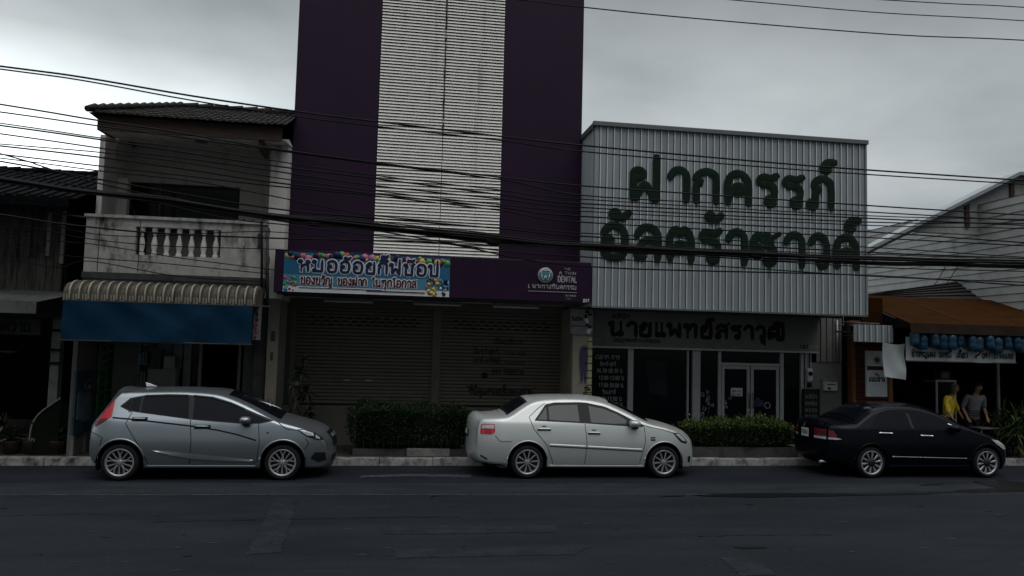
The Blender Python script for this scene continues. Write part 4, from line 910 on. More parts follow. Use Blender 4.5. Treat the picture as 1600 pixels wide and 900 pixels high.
# hanging items
nb0, nb1 = at(1416, 540, 16.15), at(1588, 545, 16.15)
bn2 = empty('menu_banner', ((nb0.x+nb1.x)/2, 16.15, 2.5), 'long white menu banner with black writing hung under the orange awning', 'banner')
t = MB(); n = 24; b = len(t.v)
for i in range(n+1):
    u = i/n; x = nb0.x+(nb1.x-nb0.x)*u; y = 16.165+.012*math.sin(7*u)
    t.v += [(x, y, 2.80+.01*math.sin(5*u)), (x, y-.012*math.sin(11*u), 2.27-.012*math.sin(math.pi*u)+.02*(u-.5)), (x, y+.006, 2.27-.012*math.sin(math.pi*u)+.02*(u-.5)), (x, y+.006, 2.80)]
for i in range(n): a = b+4*i; t.face((a, a+4, a+5, a+1), 'cloth_white', True); t.face((a+2, a+6, a+7, a+3), 'cloth_white', True)
o = t.build('cloth', bn2)
t = MB(); yy = 16.13
write(t, 'อาหารตามสั่งทำเอง', nb0.x+.15, nb0.x+1.65, 2.58, .12, yy, 'letter_black', .22)
write(t, 'ข้าวหมูแดง', nb0.x+.12, nb0.x+.70, 2.37, .11, yy, 'letter_black', .22); write(t, 'บะหมี่', nb0.x+.80, nb0.x+1.10, 2.37, .11, yy, 'letter_black', .22); write(t, 'เกี๊ยว', nb0.x+1.24, nb0.x+1.50, 2.37, .11, yy, 'letter_black', .22)
t.tube([(nb0.x+1.72, yy, 2.36), (nb0.x+1.70, yy, 2.40), (nb0.x+1.80, yy, 2.46), (nb0.x+1.84, yy, 2.50)], .016, 'letter_black', 5); write(t, '097-3194698', nb0.x+1.87, nb1.x-.1, 2.37, .11, yy, 'letter_black', .2); t.build('lettering', o)
t = MB(); t.tube([(nb0.x, 16.16, 2.27), (nb1.x, 16.16, 2.275)], .016, 'clinic_grey', 6); t.build('bottom_rail', bn2)
def bottle_proto():
    r = empty('water_bottle', (0, 0, 0), 'x', 'bottle'); LOCAL.add(r.name)
    t = MB(); t.lathe([(0, -.30), (.055, -.30), (.068, -.28), (.070, -.2), (.064, -.17), (.071, -.14), (.07, -.07), (.03, -.02), (.028, 0)], 'bottle_blue', 12); t.build('bottle_body', r)
    t = MB(); t.lathe([(.032, -.005), (.034, .03), (0, .032)], 'bottle_blue', 10); t.build('cap', r); t = MB(); t.tube([(0, 0, .03), (0, 0, .12)], .004, 'black_cable', 4); t.build('string', r); return r
def copy_tree(o, parent=None):
    c = o.copy(); C.objects.link(c)
    if parent: c.parent = parent; c.matrix_parent_inverse = o.matrix_parent_inverse.copy()
    for ch in list(o.children): copy_tree(ch, c)
    return c
bp_ = bottle_proto(); rr = random.Random(8)
bl = [1428, 1443, 1458, 1471, 1485, 1500, 1517, 1529, 1543, 1557, 1572, 1587, 1599]
for i, px in enumerate(bl):
    o = bp_ if i == 0 else copy_tree(bp_)
    p = at(px, 530, 16.03); o.location = (p.x, 16.03+rr.uniform(-.02, .02), 2.93+rr.uniform(-.05, .03)); o.rotation_euler = (rr.uniform(-.1, .1), rr.uniform(-.12, .12), rr.uniform(0, 3)); sc_ = rr.uniform(1.1, 1.4); o.scale = (sc_*1.22, sc_*1.22, sc_)
    o['group'] = 'blue water bottles hung along the awning edge'; o['label'] = 'blue water bottle hanging in the row over the white menu banner'
# white roadside sign on the tiled wall and white cloth
w0, w1 = at(1353, 548, 17.0), at(1386, 620, 17.0)
ws = empty('white_sign', ((w0.x+w1.x)/2, 17.0, 1.9), 'upright white sign with grey round seal and dark writing on the tiled wall', 'sign')
t = MB(); t.box(w0.x, w1.x, 16.99, 17.04, w1.z, w0.z, 'cloth_white'); o = t.build('board', ws); xm = (w0.x+w1.x)/2
t = MB(); t.lathe([(0, 16.98), (.09, 16.98), (.095, 16.989)], 'ruler_yellow', 18, 'y', (xm, 0, w0.z-.20)); t.lathe([(0, 16.974), (.06, 16.974), (.062, 16.979)], 'dark_concrete', 16, 'y', (xm, 0, w0.z-.20)); t.build('seal', o)
t = MB(); t.box(w0.x+.02, w1.x-.02, 16.98, 16.989, w0.z-.44, w0.z-.35, 'maroon'); write(t, 'ร้าน', xm-.05, xm+.06, w0.z-.58, .05, 16.985, 'letter_black', .25); write(t, 'แบมช่าง', w0.x+.06, w1.x-.06, w0.z-.70, .09, 16.985, 'letter_black', .26); t.build('lettering', o)
c0, c1 = at(1379, 536, 16.25), at(1415, 592, 16.25)
t = MB(); n = 14; b = len(t.v)
for i in range(n+1):
    for j in range(n+1):
        u, v = i/n, j/n; sag = .10*math.sin(math.pi*u)*(1-v)*.8
        t.v.append((c0.x+.05*v*(1-u)+(c1.x-c0.x)*u, 16.25-.025*math.sin(3+5*u*v+2*v)-.02*math.sin(6*u-4*v), c0.z+.03-.03*u-sag*(1-v)*.5-(c0.z-c1.z-.01+.03*u)*v))
for i in range(n):
    for j in range(n): a = b+i*(n+1)+j; t.face((a, a+n+1, a+n+2, a+1), 'cloth_white', True)
tag(t.build('white_cloth'), 'creased white cloth hanging under the corrugated panel beside the menu banner', 'cloth')
# glass cabinet, bench
k0, k1 = at(1463, 596, 17.6), at(1494, 596, 17.6)
gc = empty('glass_cabinet', ((k0.x+k1.x)/2, 17.7, .13), 'white framed glass display cabinet behind the person in yellow', 'cabinet')
t = MB()
for x in (k0.x, k1.x-.035): t.box(x, x+.035, 17.6, 17.64, .13, k0.z, 'paper')
t.box(k0.x, k1.x, 17.598, 17.642, k0.z, k0.z+.04, 'paper'); t.box(k0.x, k1.x, 17.64, 18.1, k0.z-.02, k0.z+.03, 'clinic_grey'); t.build('frame', gc)
t = MB(); t.box(k0.x+.036, k1.x-.036, 17.61, 17.63, .2, k0.z-.02, 'glass'); t.box(k1.x-.02, k1.x, 17.65, 18.1, .13, k0.z-.03, 'glass'); t.build('pane', gc)
t = MB(); t.box(k1.x-.12, k1.x-.05, 17.600, 17.608, k0.z-.15, k0.z-.05, 'paper'); t.build('sticker', gc)
t = MB(); xm = (k0.x+k1.x)/2+.02; t.box(xm-.12, xm+.14, 17.66, 17.9, k0.z+.05, k0.z+.26, 'dark_concrete'); t.box(xm-.08, xm+.1, 17.652, 17.659, k0.z+.09, k0.z+.22, 'dim_mark'); tag(t.build('storage_box'), 'small grey box standing on top of the glass display cabinet', 'box')
b0, b1 = at(1530, 668, 16.6), at(1556, 668, 16.6)
tb = empty('metal_table', ((b0.x+b1.x)/2, 16.75, .13), 'small pale metal table half hidden behind the black sedan and the shrub', 'table')
t = MB(); t.box(b0.x, b1.x+.1, 16.55, 17.0, .74, .775, 'metal_grey'); t.build('tabletop', tb, bevel=.006)
for x in (b0.x+.06, b1.x+.04):
    for y in (16.6, 16.95): t = MB(); t.tube([(x, y, .13), (x, y, .74)], .015, 'metal_grey', 6); t.build('leg', tb)
# ================================================================ gabled building behind
gb = empty('gable_shed', (16, 19, .13), 'grey gabled shed with dark posts rising behind the orange awning', 'building')
GY = 18.9
pL, pP, pR = at(1300, 413, GY), at(1583, 271, GY), at(1700, 282, GY)
bL, bR = at(1385, 366, GY), at(1700, 358, GY)
bz = (bL.z+bR.z)/2-.02
def rz(x): return pL.z+(pP.z-pL.z)*(x-pL.x)/(pP.x-pL.x)
xbl = pL.x+(bz-pL.z)*(pP.x-pL.x)/(pP.z-pL.z)
t = MB(); t.prism([(xbl, bz), (23, bz), (23, pP.z-.12), (pP.x, pP.z-.12)], GY, GY+.1, 'shed_wall'); t.build('gable_wall', gb)
t = MB(); sl_ = (pP.z-pL.z)/(pP.x-pL.x)
for i, (dz, y0, k) in enumerate(((0, GY-.25, 'clad'), (-.10, GY-.12, 'clad_trim'))):
    t.prism([(pL.x, pL.z+dz), (pP.x, pP.z+dz), (23, pP.z+dz+.05), (23, pP.z+dz-.05), (pP.x+.02, pP.z+dz-.09), (pL.x, pL.z+dz-.09)], y0, GY-.003 if i else GY+.3, k)
t.build('roof', gb)
for px, y1 in ((1511, 312), (1581, 283)):
    a = at(px, y1, GY-.04); t = MB(); t.box(a.x-.06, a.x+.06, GY-.06, GY-.004, bz+.1, a.z, 'brown_wood'); t.build('post', gb)
t = MB(); t.box(xbl+.02, 23, GY-.05, GY+.12, bz-.09, bz-.004, 'shed_wall'); t.build('tie_beam', gb)
WXX = at(1600, 400, 17.4).x; 
t = MB(); z = 3.4; y0_, y1_ = 17.2, 25.5
while z < 6.4:
    t.poly([(WXX-.02, y0_, z), (WXX-.02, y1_, z), (WXX, y1_, z+.20), (WXX, y0_, z+.20)], 'shed_wall'); t.poly([(WXX, y0_, z+.20), (WXX, y1_, z+.20), (WXX-.02, y1_, z+.205), (WXX-.02, y0_, z+.205)], 'letter_black'); z += .205
t.build('siding_wall', gb)
t = MB(); t.box(WXX, 23, 25.4, 25.5, .13, pP.z-.6, 'shed_wall'); t.build('rear_wall', gb)
t = MB(); a = at(1553, 370, 18.7); t.box(a.x-.05, a.x+.05, 18.65, 18.72, at(1553, 405, 18.7).z, bz-.1, 'clad_trim'); t.build('post', gb)
# ================================================================ overhead cables (each runs along the street at its own distance)
def cable(px, Y, r, label, group=None, k='black_cable', name='overhead_cable', cat='cable', wob=0):
    pts = [at(x, y, Y) for x, y in px]
    s = [(p.x, p.z) for p in pts]
    # carry on past both frame edges
    a, b = s[0], s[1]; d = (a[1]-b[1])/(a[0]-b[0]); s = [(a[0]-5, a[1]-5*d*.9)] + s
    a, b = s[-1], s[-2]; d = (a[1]-b[1])/(a[0]-b[0]); s = s + [(a[0]+6, a[1]+6*d*.6)]
    s = smooth2(s, 5); t = MB(); t.tube([(x, Y+wob*math.sin(x*1.7), z+wob*.5*math.sin(x*2.3+1)) for x, z in s], r, k, 5)
    return tag(t.build(name), label, cat, group)
cable([(815, 0), (913, 11.5), (1088, 29), (1394, 54), (1600, 63)], 14.9, .013, 'lowest of the three wires crossing the sky at the upper right', None)
cable([(1145, 0), (1377, 20), (1600, 32.5)], 14.9, .011, 'middle one of the three wires crossing the sky at the upper right', None)
cable([(1385, 0), (1500, 6.5), (1600, 11.5)], 14.9, .011, 'highest wire of the three crossing the sky at the upper right', None)
cable([(0, 103.5), (130, 121), (300, 150), (455, 173), (588, 190), (785, 213.5), (907, 227), (1180, 252), (1353, 265.5), (1600, 282)], 14.6, .018, 'upper cable of the pair skimming the tiled roof and crossing the louvres', None)
cable([(0, 108), (130, 126), (300, 157), (455, 181), (588, 197.5), (785, 220), (907, 236.5), (1180, 260), (1353, 272.5), (1600, 288)], 14.62, .014, 'lower cable of the pair skimming the tiled roof and crossing the louvres', None)
TG = 'thin tangled cables across the shop fronts'; TL = 'thin black cable in the tangle strung across the shop fronts'
thin = [
 [(0, 163), (145, 187), (253, 203), (419, 231), (585, 254), (782, 277), (904, 290), (1130, 306), (1353, 321), (1447, 327), (1600, 336)],
 [(0, 175), (148, 196), (301, 217), (419, 233), (453, 238), (585, 256), (785, 281), (907, 305), (1130, 318), (1353, 331), (1600, 345)],
 [(0, 192.5), (168, 217), (300, 232), (419, 250), (585, 274), (782, 297), (907, 311), (1353, 337), (1600, 343)],
 [(0, 196), (168, 220), (300, 240), (419, 258), (585, 279), (782, 304), (907, 318), (1353, 341), (1600, 352)],
 [(0, 209), (168, 233), (300, 249), (419, 266), (585, 290), (782, 311), (907, 324), (1353, 347), (1600, 349)],
 [(0, 225), (165, 239), (300, 256), (419, 276), (585, 298), (782, 320), (907, 330), (1353, 352), (1600, 357)],
 [(0, 228), (165, 247), (300, 266), (419, 284), (585, 303), (782, 324), (907, 338), (1353, 362), (1600, 379)],
 [(0, 241), (160, 260), (300, 276), (419, 290), (585, 306), (782, 329), (907, 347), (1353, 371), (1600, 384)],
 [(0, 247), (160, 267.5), (300, 283), (419, 305), (585, 337), (782, 352), (907, 364), (1353, 386), (1600, 402)],
 [(0, 252), (109, 272), (250, 297), (419, 325), (585, 341), (782, 357), (907, 369), (1353, 394), (1600, 404)],
 [(0, 240), (60, 258), (140, 283), (300, 318), (419, 333), (585, 360), (782, 392), (907, 401), (1353, 431), (1600, 441)],
 [(0, 264), (120, 290), (250, 318), (360, 342), (453, 352), (585, 368), (782, 384), (907, 388), (1353, 417), (1600, 424)],
 [(0, 335), (90, 349), (240, 364), (420, 372), (585, 376), (700, 381), (907, 416), (1353, 430), (1600, 446)],
 [(0, 349), (130, 372), (250, 384), (380, 388), (440, 390), (520, 396)],
 [(0, 369), (60, 375), (150, 382), (280, 403), (415, 420), (440, 424)],
 [(0, 384), (95, 398), (140, 403), (260, 412), (420, 428)],
 [(0, 406), (90, 418), (140, 408), (280, 432), (410, 440)],
 [(0, 364), (70, 352), (150, 366), (240, 369), (420, 362), (585, 380)],
]
for i, p in enumerate(thin):
    if p[-1][0] < 1000:
        pts = [at(x, y, 15.5+.01*i) for x, y in p]; a = pts[0]; pts = [Vector((a.x-4, a.y, a.z+.2))] + pts
        s = smooth2([(q.x, q.z) for q in pts], 5); t = MB(); t.tube([(x, 15.5+.01*i, z) for x, z in s], .009, 'black_cable', 5)
        tag(t.build('overhead_cable'), 'thin black service cable sagging across the balcony to the party wall', 'cable', 'service cables ending at the balcony wall')
    else:
        cable(p, 14.75+.03*i, (.0155, .0115, .0135)[(i*2) % 3], TL, TG)
D = [(0, 281), (114, 297), (249, 312), (315, 322), (450, 342), (582, 353), (782, 375), (907, 384), (1130, 396), (1353, 405), (1600, 412)]
rq = random.Random(21)
for i, (dy, dY, r) in enumerate(((0, 0, .030), (-4.5, -.05, .020), (4.5, .05, .022), (-1.5, -.06, .024), (2.5, .06, .018), (-7.5, .03, .011), (7, -.03, .012))):
    o = cable([(x, y+dy*(.45+.55*min(1, x/900))+rq.uniform(-1.3, 1.3)) for x, y in D], 14.4+dY, r, 'thick black cable of the heavy bundle strung across the shop fronts', 'cables of the heavy bundle', name='heavy_cable', wob=.018*(-1)**i)
for i, (px, py) in enumerate(((1180, 400), (1500, 412), (770, 378), (490, 349))):
    p = at(px, py, 14.40); t = MB(); t.tube([(p.x-.12, 14.4, p.z+.01), (p.x, 14.4, p.z), (p.x+.12, 14.4, p.z-.008)], [.05, .062, .05], 'black_cable', 8)
    tag(t.build('cable_splice'), ['black splice sleeve on the heavy cable below the big green lettering', 'black splice sleeve on the heavy cable in front of the gabled shed', 'black splice sleeve on the heavy cable at the right edge of the louvres', 'black splice sleeve on the heavy cable at the left part of the purple wall'][i], 'cable splice')
for i, (p0, p1) in enumerate((((1477, 417), (1452, 455)), ((1496, 417), (1470, 452)))):
    a, b = at(*p0, 14.5), at(*p1, 16.6); t = MB(); t.tube([a, a.lerp(b, .5)+Vector((0, 0, -.05)), b], .008, 'black_cable', 5); tag(t.build('drop_wire'), ['left one of two drop wires slanting from the heavy cable to the tiled roof', 'right one of two drop wires slanting from the heavy cable to the tiled roof'][i], 'cable')
# ================================================================ plants
def hedge(name, x0, x1, y0, y1, z0, z1, n, mats_top, mats_side, label, seed, ragged=.06, dry=0, lsz=.05):
    rr = random.Random(seed); root = empty(name, ((x0+x1)/2, (y0+y1)/2, z0), label, 'hedge')
    bumps = [(rr.uniform(x0, x1), rr.uniform(y0, y1), rr.uniform(z0, z1), rr.uniform(.15, .4), rr.uniform(-1, 1)) for _ in range(26)]
    def off(p): return sum(b[4]*math.exp(-((p.x-b[0])**2+(p.y-b[1])**2+(p.z-b[2])**2)/(b[3]**2)) for b in bumps)*ragged
    t = MB()
    for i in range(n):
        f = rr.random(); x, y, z = rr.uniform(x0, x1), rr.uniform(y0, y1), z0+(z1-z0)*rr.random()**.8
        if f < .52: y = y0; nn = Vector((0, -1, .25))
        elif f < .84: z = z1; nn = Vector((0, -.1, 1))
        elif f < .92: x = x0; nn = Vector((-1, 0, .2))
        else: x = x1; nn = Vector((1, 0, .2))
        p = Vector((x, y, z)); nn.normalize()
        # rounded edges
        q = Vector(((x-(x0+x1)/2)/((x1-x0)/2), (y-(y0+y1)/2)/((y1-y0)/2), (z-(z0+z1)/2)/((z1-z0)/2)))
        ed = max(0, abs(q.x)**6+abs(q.y)**6+abs(q.z)**6-1); p -= Vector((q.x*.05, q.y*.06, q.z*.05))*min(ed, 1.6)
        p += nn*(off(p)+rr.uniform(-.09, .025)); 
        if rr.random() < .05: p += nn*rr.uniform(.02, .14)
        d = (nn + Vector((rr.uniform(-1, 1), rr.uniform(-1, 1), rr.uniform(-.6, 1)))*.9)
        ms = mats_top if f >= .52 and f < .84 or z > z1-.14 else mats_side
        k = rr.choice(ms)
        if dry and rr.random() < dry and z < z0+.6*(z1-z0): k = 'leaf_dry'
        s = lsz*rr.uniform(.6, 1.3); t.leaf(p, d, Vector((rr.uniform(-1, 1), rr.uniform(-1, 1), rr.uniform(-1, 1))), s, s*.55, k)
    t.build('foliage', root)
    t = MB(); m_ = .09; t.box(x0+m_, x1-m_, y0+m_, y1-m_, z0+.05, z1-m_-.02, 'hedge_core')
    for i in range(int((x1-x0)/.14)):
        x = x0+.1+i*.14+rr.uniform(-.03, .03); y = y0+.08; t.tube([(x, y, z0-.12), (x+rr.uniform(-.05, .05), y, z0+.25)], .012, 'bark', 5)
    t.build('stems', root); return root
a, b = at(551, 640, 16.15), at(734, 640, 16.15)
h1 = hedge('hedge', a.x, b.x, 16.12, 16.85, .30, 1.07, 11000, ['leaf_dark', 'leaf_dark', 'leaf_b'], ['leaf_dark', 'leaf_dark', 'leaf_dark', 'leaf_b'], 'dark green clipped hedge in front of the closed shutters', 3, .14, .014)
p0, p1 = at(635, 710, 16.08), at(703, 710, 16.08)
t = MB(); t.box(p0.x, p1.x, 16.10, 16.26, .132, .285, 'concrete'); tag(t.build('concrete_block', bevel=.012), 'short grey concrete block lying at the foot of the dark hedge', 'block')
t = MB(); t.box(a.x+.03, p0.x-.01, 16.16, 16.86, .132, .27, 'dark_concrete'); t.box(p1.x+.01, b.x-.03, 16.16, 16.86, .132, .27, 'dark_concrete'); t.box(p0.x-.01, p1.x+.01, 16.28, 16.86, .132, .27, 'dark_concrete'); t.build('planter', h1)
a, b = at(1078, 665, 16.22), at(1240, 665, 16.22)
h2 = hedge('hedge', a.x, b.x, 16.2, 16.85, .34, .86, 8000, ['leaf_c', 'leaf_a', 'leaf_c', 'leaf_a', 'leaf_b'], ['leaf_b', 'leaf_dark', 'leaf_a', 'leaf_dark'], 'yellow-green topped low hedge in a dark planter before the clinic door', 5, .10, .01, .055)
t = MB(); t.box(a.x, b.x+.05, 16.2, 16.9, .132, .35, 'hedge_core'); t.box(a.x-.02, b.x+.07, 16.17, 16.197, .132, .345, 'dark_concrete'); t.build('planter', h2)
def blade_plant(name, loc, label, n, ln, w, ks, seed, elev=(.2, 1.3), stem=0, cat='plant', rmin=0, droop=.5, zspread=0, parent=None):
    rr = random.Random(seed); root = parent or empty(name, loc, label, cat); t = MB()
    for i in range(n):
        az = rr.uniform(0, 6.283); e = rr.uniform(*elev); l = ln*rr.uniform(.6, 1.15); z0 = stem*rr.uniform(1-zspread, 1) if zspread else stem
        p = Vector(loc)+Vector((0, 0, z0)); d = Vector((math.cos(az)*math.cos(e), math.sin(az)*math.cos(e), math.sin(e))); side = d.cross(Vector((0, 0, 1)))
        side = side.normalized() if side.length > .01 else Vector((1, 0, 0)); b = len(t.v); m_ = 5
        for j in range(m_+1):
            u = j/m_; q = p + d*l*u + Vector((0, 0, -droop*l*u*u*.6)); ww = w*(1-u)**.6*(.5+u if u < .5 else 1)*.6; t.v += [tuple(q-side*ww), tuple(q+side*ww)]
        k = rr.choice(ks)
        for j in range(m_): t.face((b+2*j, b+2*j+1, b+2*j+3, b+2*j+2), k, True)
    t.build('foliage', root); return root
# shrub with strap leaves at the right edge
pc = at(1588, 690, 16.4)
sh = empty('dracaena_shrub', (pc.x, 16.4, .13), 'big bushy shrub with long strap leaves at the right edge', 'shrub')
rr = random.Random(12)
for i in range(9):
    ox, oy = rr.uniform(-.32, .75), rr.uniform(-.2, .45); hgt = rr.uniform(.5, 1.35)
    t = MB(); t.tube([(pc.x+ox*.5, 16.4+oy, .13), (pc.x+ox, 16.4+oy, .13+hgt)], .018, 'bark', 6); t.build('stem', sh)
    blade_plant('x', (pc.x+ox, 16.4+oy, .13), None, 90, .44, .042, ['leaf_dark', 'leaf_b', 'leaf_a', 'leaf_a'], 40+i, (-.5, 1.3), hgt, zspread=.7, parent=sh)
# potted plants beside the shutters
q = at(461, 640, 16.7)
pp = empty('potted_tree', (q.x, 16.7, .13), 'potted plant with tall grey stump and ragged dark leaves left of the shutters', 'plant')
t = MB(); t.lathe([(0, .0+.13), (.17, .13), (.21, .45), (.22, .47), (.19, .47), (.18, .42), (0, .42)], 'pot_clay', 16, 'z', (q.x, 16.7, 0)); t.build('pot', pp)
t = MB(); t.tube([(q.x, 16.7, .4), (q.x+.02, 16.7, .8), (q.x-.03, 16.7, 1.25), (q.x+.02, 16.68, 1.62)], [.13, .12, .11, .05], 'bark', 9); t.lathe([(0, 1.42), (.13, 1.44), (.15, 1.5), (.12, 1.55), (0, 1.56)], 'dark_concrete', 12, 'z', (q.x-.03, 16.7, 0)); t.build('trunk', pp)
for i, (dx, dz, nn, l) in enumerate(((.05, 1.75, 70, .32), (.2, 1.35, 64, .32), (-.06, 1.5, 44, .25), (.26, .95, 64, .32), (.02, 1.1, 40, .28), (.14, 2.0, 26, .24))): blade_plant('x', (q.x+dx, 16.68, .13), None, nn, l, .04, ['leaf_dark', 'leaf_b', 'leaf_dark', 'leaf_dry' if i in (2, 3) else 'leaf_b'], 60+i, (-.9, 1.1), dz-.13, parent=pp)
q = at(414, 640, 16.6)
pq = empty('bromeliad_plant', (q.x, 16.6, .13), 'low rosette plant with stiff pale green leaves beside the cream pillar', 'plant')
t = MB(); t.lathe([(0, .13), (.14, .13), (.18, .6), (.15, .6), (0, .55)], 'pot_clay', 14, 'z', (q.x, 16.6, 0)); t.build('pot', pq)
blade_plant('x', (q.x, 16.6, .13), None, 30, .36, .05, ['leaf_a', 'leaf_b', 'leaf_c'], 71, (.5, 1.35), .78, parent=pq, droop=.25); t = MB(); t.tube([(q.x, 16.6, .5), (q.x, 16.6, .95)], .05, 'bark', 8); t.build('stem', pq)
for i, (px, py, n, l, lb) in enumerate(((20, 668, 60, .38, 'dark ragged pot plant at the far left edge beside the dark opening'), (52, 690, 50, .30, 'small pot plant standing between the left edge and the fallen tarpaulin'), (90, 690, 46, .30, 'pot plant with spreading leaves in front of the slim concrete post'))):
    q = at(px, py, 16.3); root = empty('pot_plant', (q.x, 16.3, .13), lb, 'plant')
    t = MB(); t.lathe([(0, .13), (.13, .13), (.17, .36), (.18, .38), (.15, .38), (0, .34)], 'pot_clay', 14, 'z', (q.x, 16.3, 0)); t.build('pot', root)
    blade_plant('x', (q.x, 16.3, .13), None, n, l, .05, ['leaf_dark', 'leaf_b', 'leaf_dark', 'leaf_dry'], 80+i, (0, 1.3), .3, parent=root)
    if i == 0: blade_plant('x', (q.x-.2, 16.4, .13), None, n, l, .05, ['leaf_dark', 'leaf_dry', 'leaf_dark'], 88, (0, 1.3), .5, parent=root)
# grey sheet with a curved edge over a heap
t = MB(); c0 = at(72, 640, 16.15); n = 12; b = len(t.v)
pr = [at(46, 690, 16.15), at(50, 664, 16.15), at(62, 646, 16.15), at(78, 634, 16.15), at(95, 622, 16.15)]
pr = smooth2([(p.x, p.z) for p in pr], 4)
for j, (dy, s_) in enumerate(((0, 1), (.03, .96), (.2, .9), (.45, .6))):
    for i, (x, z) in enumerate(pr): t.v.append((x+dy*.2, 16.15+dy+.02*math.sin(i), .14+(z-.14)*s_*(1 if j < 3 else .8)))
m_ = len(pr)
for j in range(3):
    for i in range(m_-1): a = b+j*m_+i; t.face((a, a+1, a+m_+1, a+m_), 'dark_concrete', True)
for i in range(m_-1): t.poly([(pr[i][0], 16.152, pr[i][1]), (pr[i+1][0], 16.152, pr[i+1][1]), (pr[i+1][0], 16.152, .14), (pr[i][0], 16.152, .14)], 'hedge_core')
t.tube([(x, 16.14, z) for x, z in pr], .016, 'clinic_grey', 6)
tag(t.build('fallen_tarpaulin'), 'dark sheet with a pale curved edge draped over a heap by the left pillar', 'tarpaulin')
# ================================================================ people
def skin_body(name, pts, edges, rad, k, parent=None, sub=2, root=0):
    me = bpy.data.meshes.new(name); me.from_pydata(pts, edges, []); o = bpy.data.objects.new(name, me); C.objects.link(o)
    md = o.modifiers.new('skin', 'SKIN'); md.use_smooth_shade = True
    for i, r in enumerate(rad):
        v = me.skin_vertices[0].data[i]; v.radius = (r, r) if isinstance(r, (int, float)) else r; v.use_root = (i == root)
    sb = o.modifiers.new('sub', 'SUBSURF'); sb.levels = sub; sb.render_levels = sub
    dg = bpy.context.evaluated_depsgraph_get(); ev = bpy.data.meshes.new_from_object(o.evaluated_get(dg))
    bpy.data.objects.remove(o, do_unlink=True); ev.materials.clear(); ev.materials.append(M[k])
    o = bpy.data.objects.new(name, ev); C.objects.link(o)
    for p in ev.polygons: p.use_smooth = True
    if parent: o.parent = parent
    return o
def person(loc, rz, sc, label, shirt, hairk, lean=0, arm_l=None, arm_r=None, female=False, turn=0):
    root = empty('person', loc, label, 'person', None, rz); root.scale = (sc, sc, sc); LOCAL.add(root.name)
    # joints (figure faces -y; x is its left when seen from behind)
    sw = .17 if female else .195
    J = {'pel': (0, 0, .93), 'wai': (0, 0, 1.08), 'che': (0, -.01-lean*.05, 1.28), 'nk': (0, -lean*.09, 1.45), 'hd0': (0, -.01-lean*.12, 1.53), 'hd1': (turn*.02, -.03-lean*.15, 1.61), 'hd2': (turn*.02, -.02-lean*.16, 1.69)}
    al = arm_l or [(sw, -lean*.07, 1.40), (sw+.07, -.02, 1.12), (sw+.05, -.16, .92), (sw+.04, -.21, .86)]
    ar = arm_r or [(-sw, -lean*.07, 1.40), (-sw-.07, -.02, 1.12), (-sw-.05, -.16, .92), (-sw-.04, -.21, .86)]
    names = list(J); P = [J[n] for n in names]; RD = [.13, (.125, .10), (.15, .105), .058, .055, (.075, .09), (.07, .085)]
    E = [(i, i+1) for i in range(6)]
    def chain(base, pts, rr):
        prev = base
        for p, r in zip(pts, rr): P.append(p); RD.append(r); E.append((prev, len(P)-1)); prev = len(P)-1
        return prev
    hl = chain(2, al, (.06, .042, .030, .030)); hr = chain(2, ar, (.06, .042, .030, .030))
    for s in (1, -1): chain(0, [(s*.095, 0, .86), (s*.10, -.01, .50), (s*.10, .02, .10), (s*.10, -.03, .04), (s*.10, -.13, .03)], (.085, .056, .04, .036, .03))
    for hand, arm, sg in ((hl, al, 1), (hr, ar, -1)):      # four fingers and a thumb, lightly curled
        h = Vector(arm[-1]); d = (h-Vector(arm[-2])).normalized(); sd = d.cross(Vector((0, 1, .3))).normalized()
        for f in range(4):
            o = (f-1.5)*.018; l = (.06, .072, .07, .052)[f]; p1 = h+d*.03+sd*o; p2 = p1+d*l*.55; p3 = p2+(d*.7+Vector((0, -.5, -.2)))*l*.5
            chain(hand, [tuple(p1), tuple(p2), tuple(p3)], (.0095, .0085, .007))
        p1 = h+sd*.028*sg; p2 = p1+(d*.6+sd*.6*sg)*.045; chain(hand, [tuple(p1), tuple(p2)], (.011, .009))
    body = skin_body('body', P, E, RD, 'skin', root)
    # nose, ears and eyes belong to the head surface
    hx, hy, hz = J['hd1']
    t = MB()
    t.lathe([(0, .01), (.008, .0), (.004, -.012), (0, -.014)], 'skin', 8, 'z', (hx, hy-.105, hz-.005)); t.build('nose', root)
    for s in (1, -1): t = MB(); t.lathe([(0, -.008), (.022, -.006), (.022, .006), (0, .008)], 'skin', 10, 'x', (hx+s*.079, hy+.01, hz)); t.build('ear', root); t = MB(); t.lathe([(0, -.009), (.009, 0), (0, .009)], 'hair', 8, 'z', (hx+s*.03, hy-.088, hz+.02)); t.build('eye', root)
    t = MB(); t.box(hx-.022, hx+.022, hy-.096, hy-.088, hz-.052, hz-.046, 'crimson'); t.build('mouth', root)
    # hair cap
    t = MB(); n = 14; b = len(t.v); rings = [(0, .118), (.055, .11), (.085, .075), (.096, .03), (.098, -.02 if not female else -.05), (.09, -.05 if not female else -.13)]
    for r, z in rings:
        for q in range(n):
            a = 6.283*q/n; fr = math.sin(a) < -.35; zz = max(z, .045) if fr else z
            t.v.append((hx+r*math.cos(a)*.92, hy+.012+r*math.sin(a)*1.08, hz+.005+zz))
    for i in range(len(rings)-1):
        for q in range(n): t.face((b+i*n+q, b+i*n+(q+1) % n, b+(i+1)*n+(q+1) % n, b+(i+1)*n+q), hairk, True)
    t.build('hair', root)
    # shirt and trousers as slightly larger skins
    P2 = [(0, 0, .86), J['wai'], J['che'], (0, -lean*.09, 1.42)]; R2 = [(.155, .125), (.145, .12), (.168, .122), .075]; E2 = [(0, 1), (1, 2), (2, 3)]
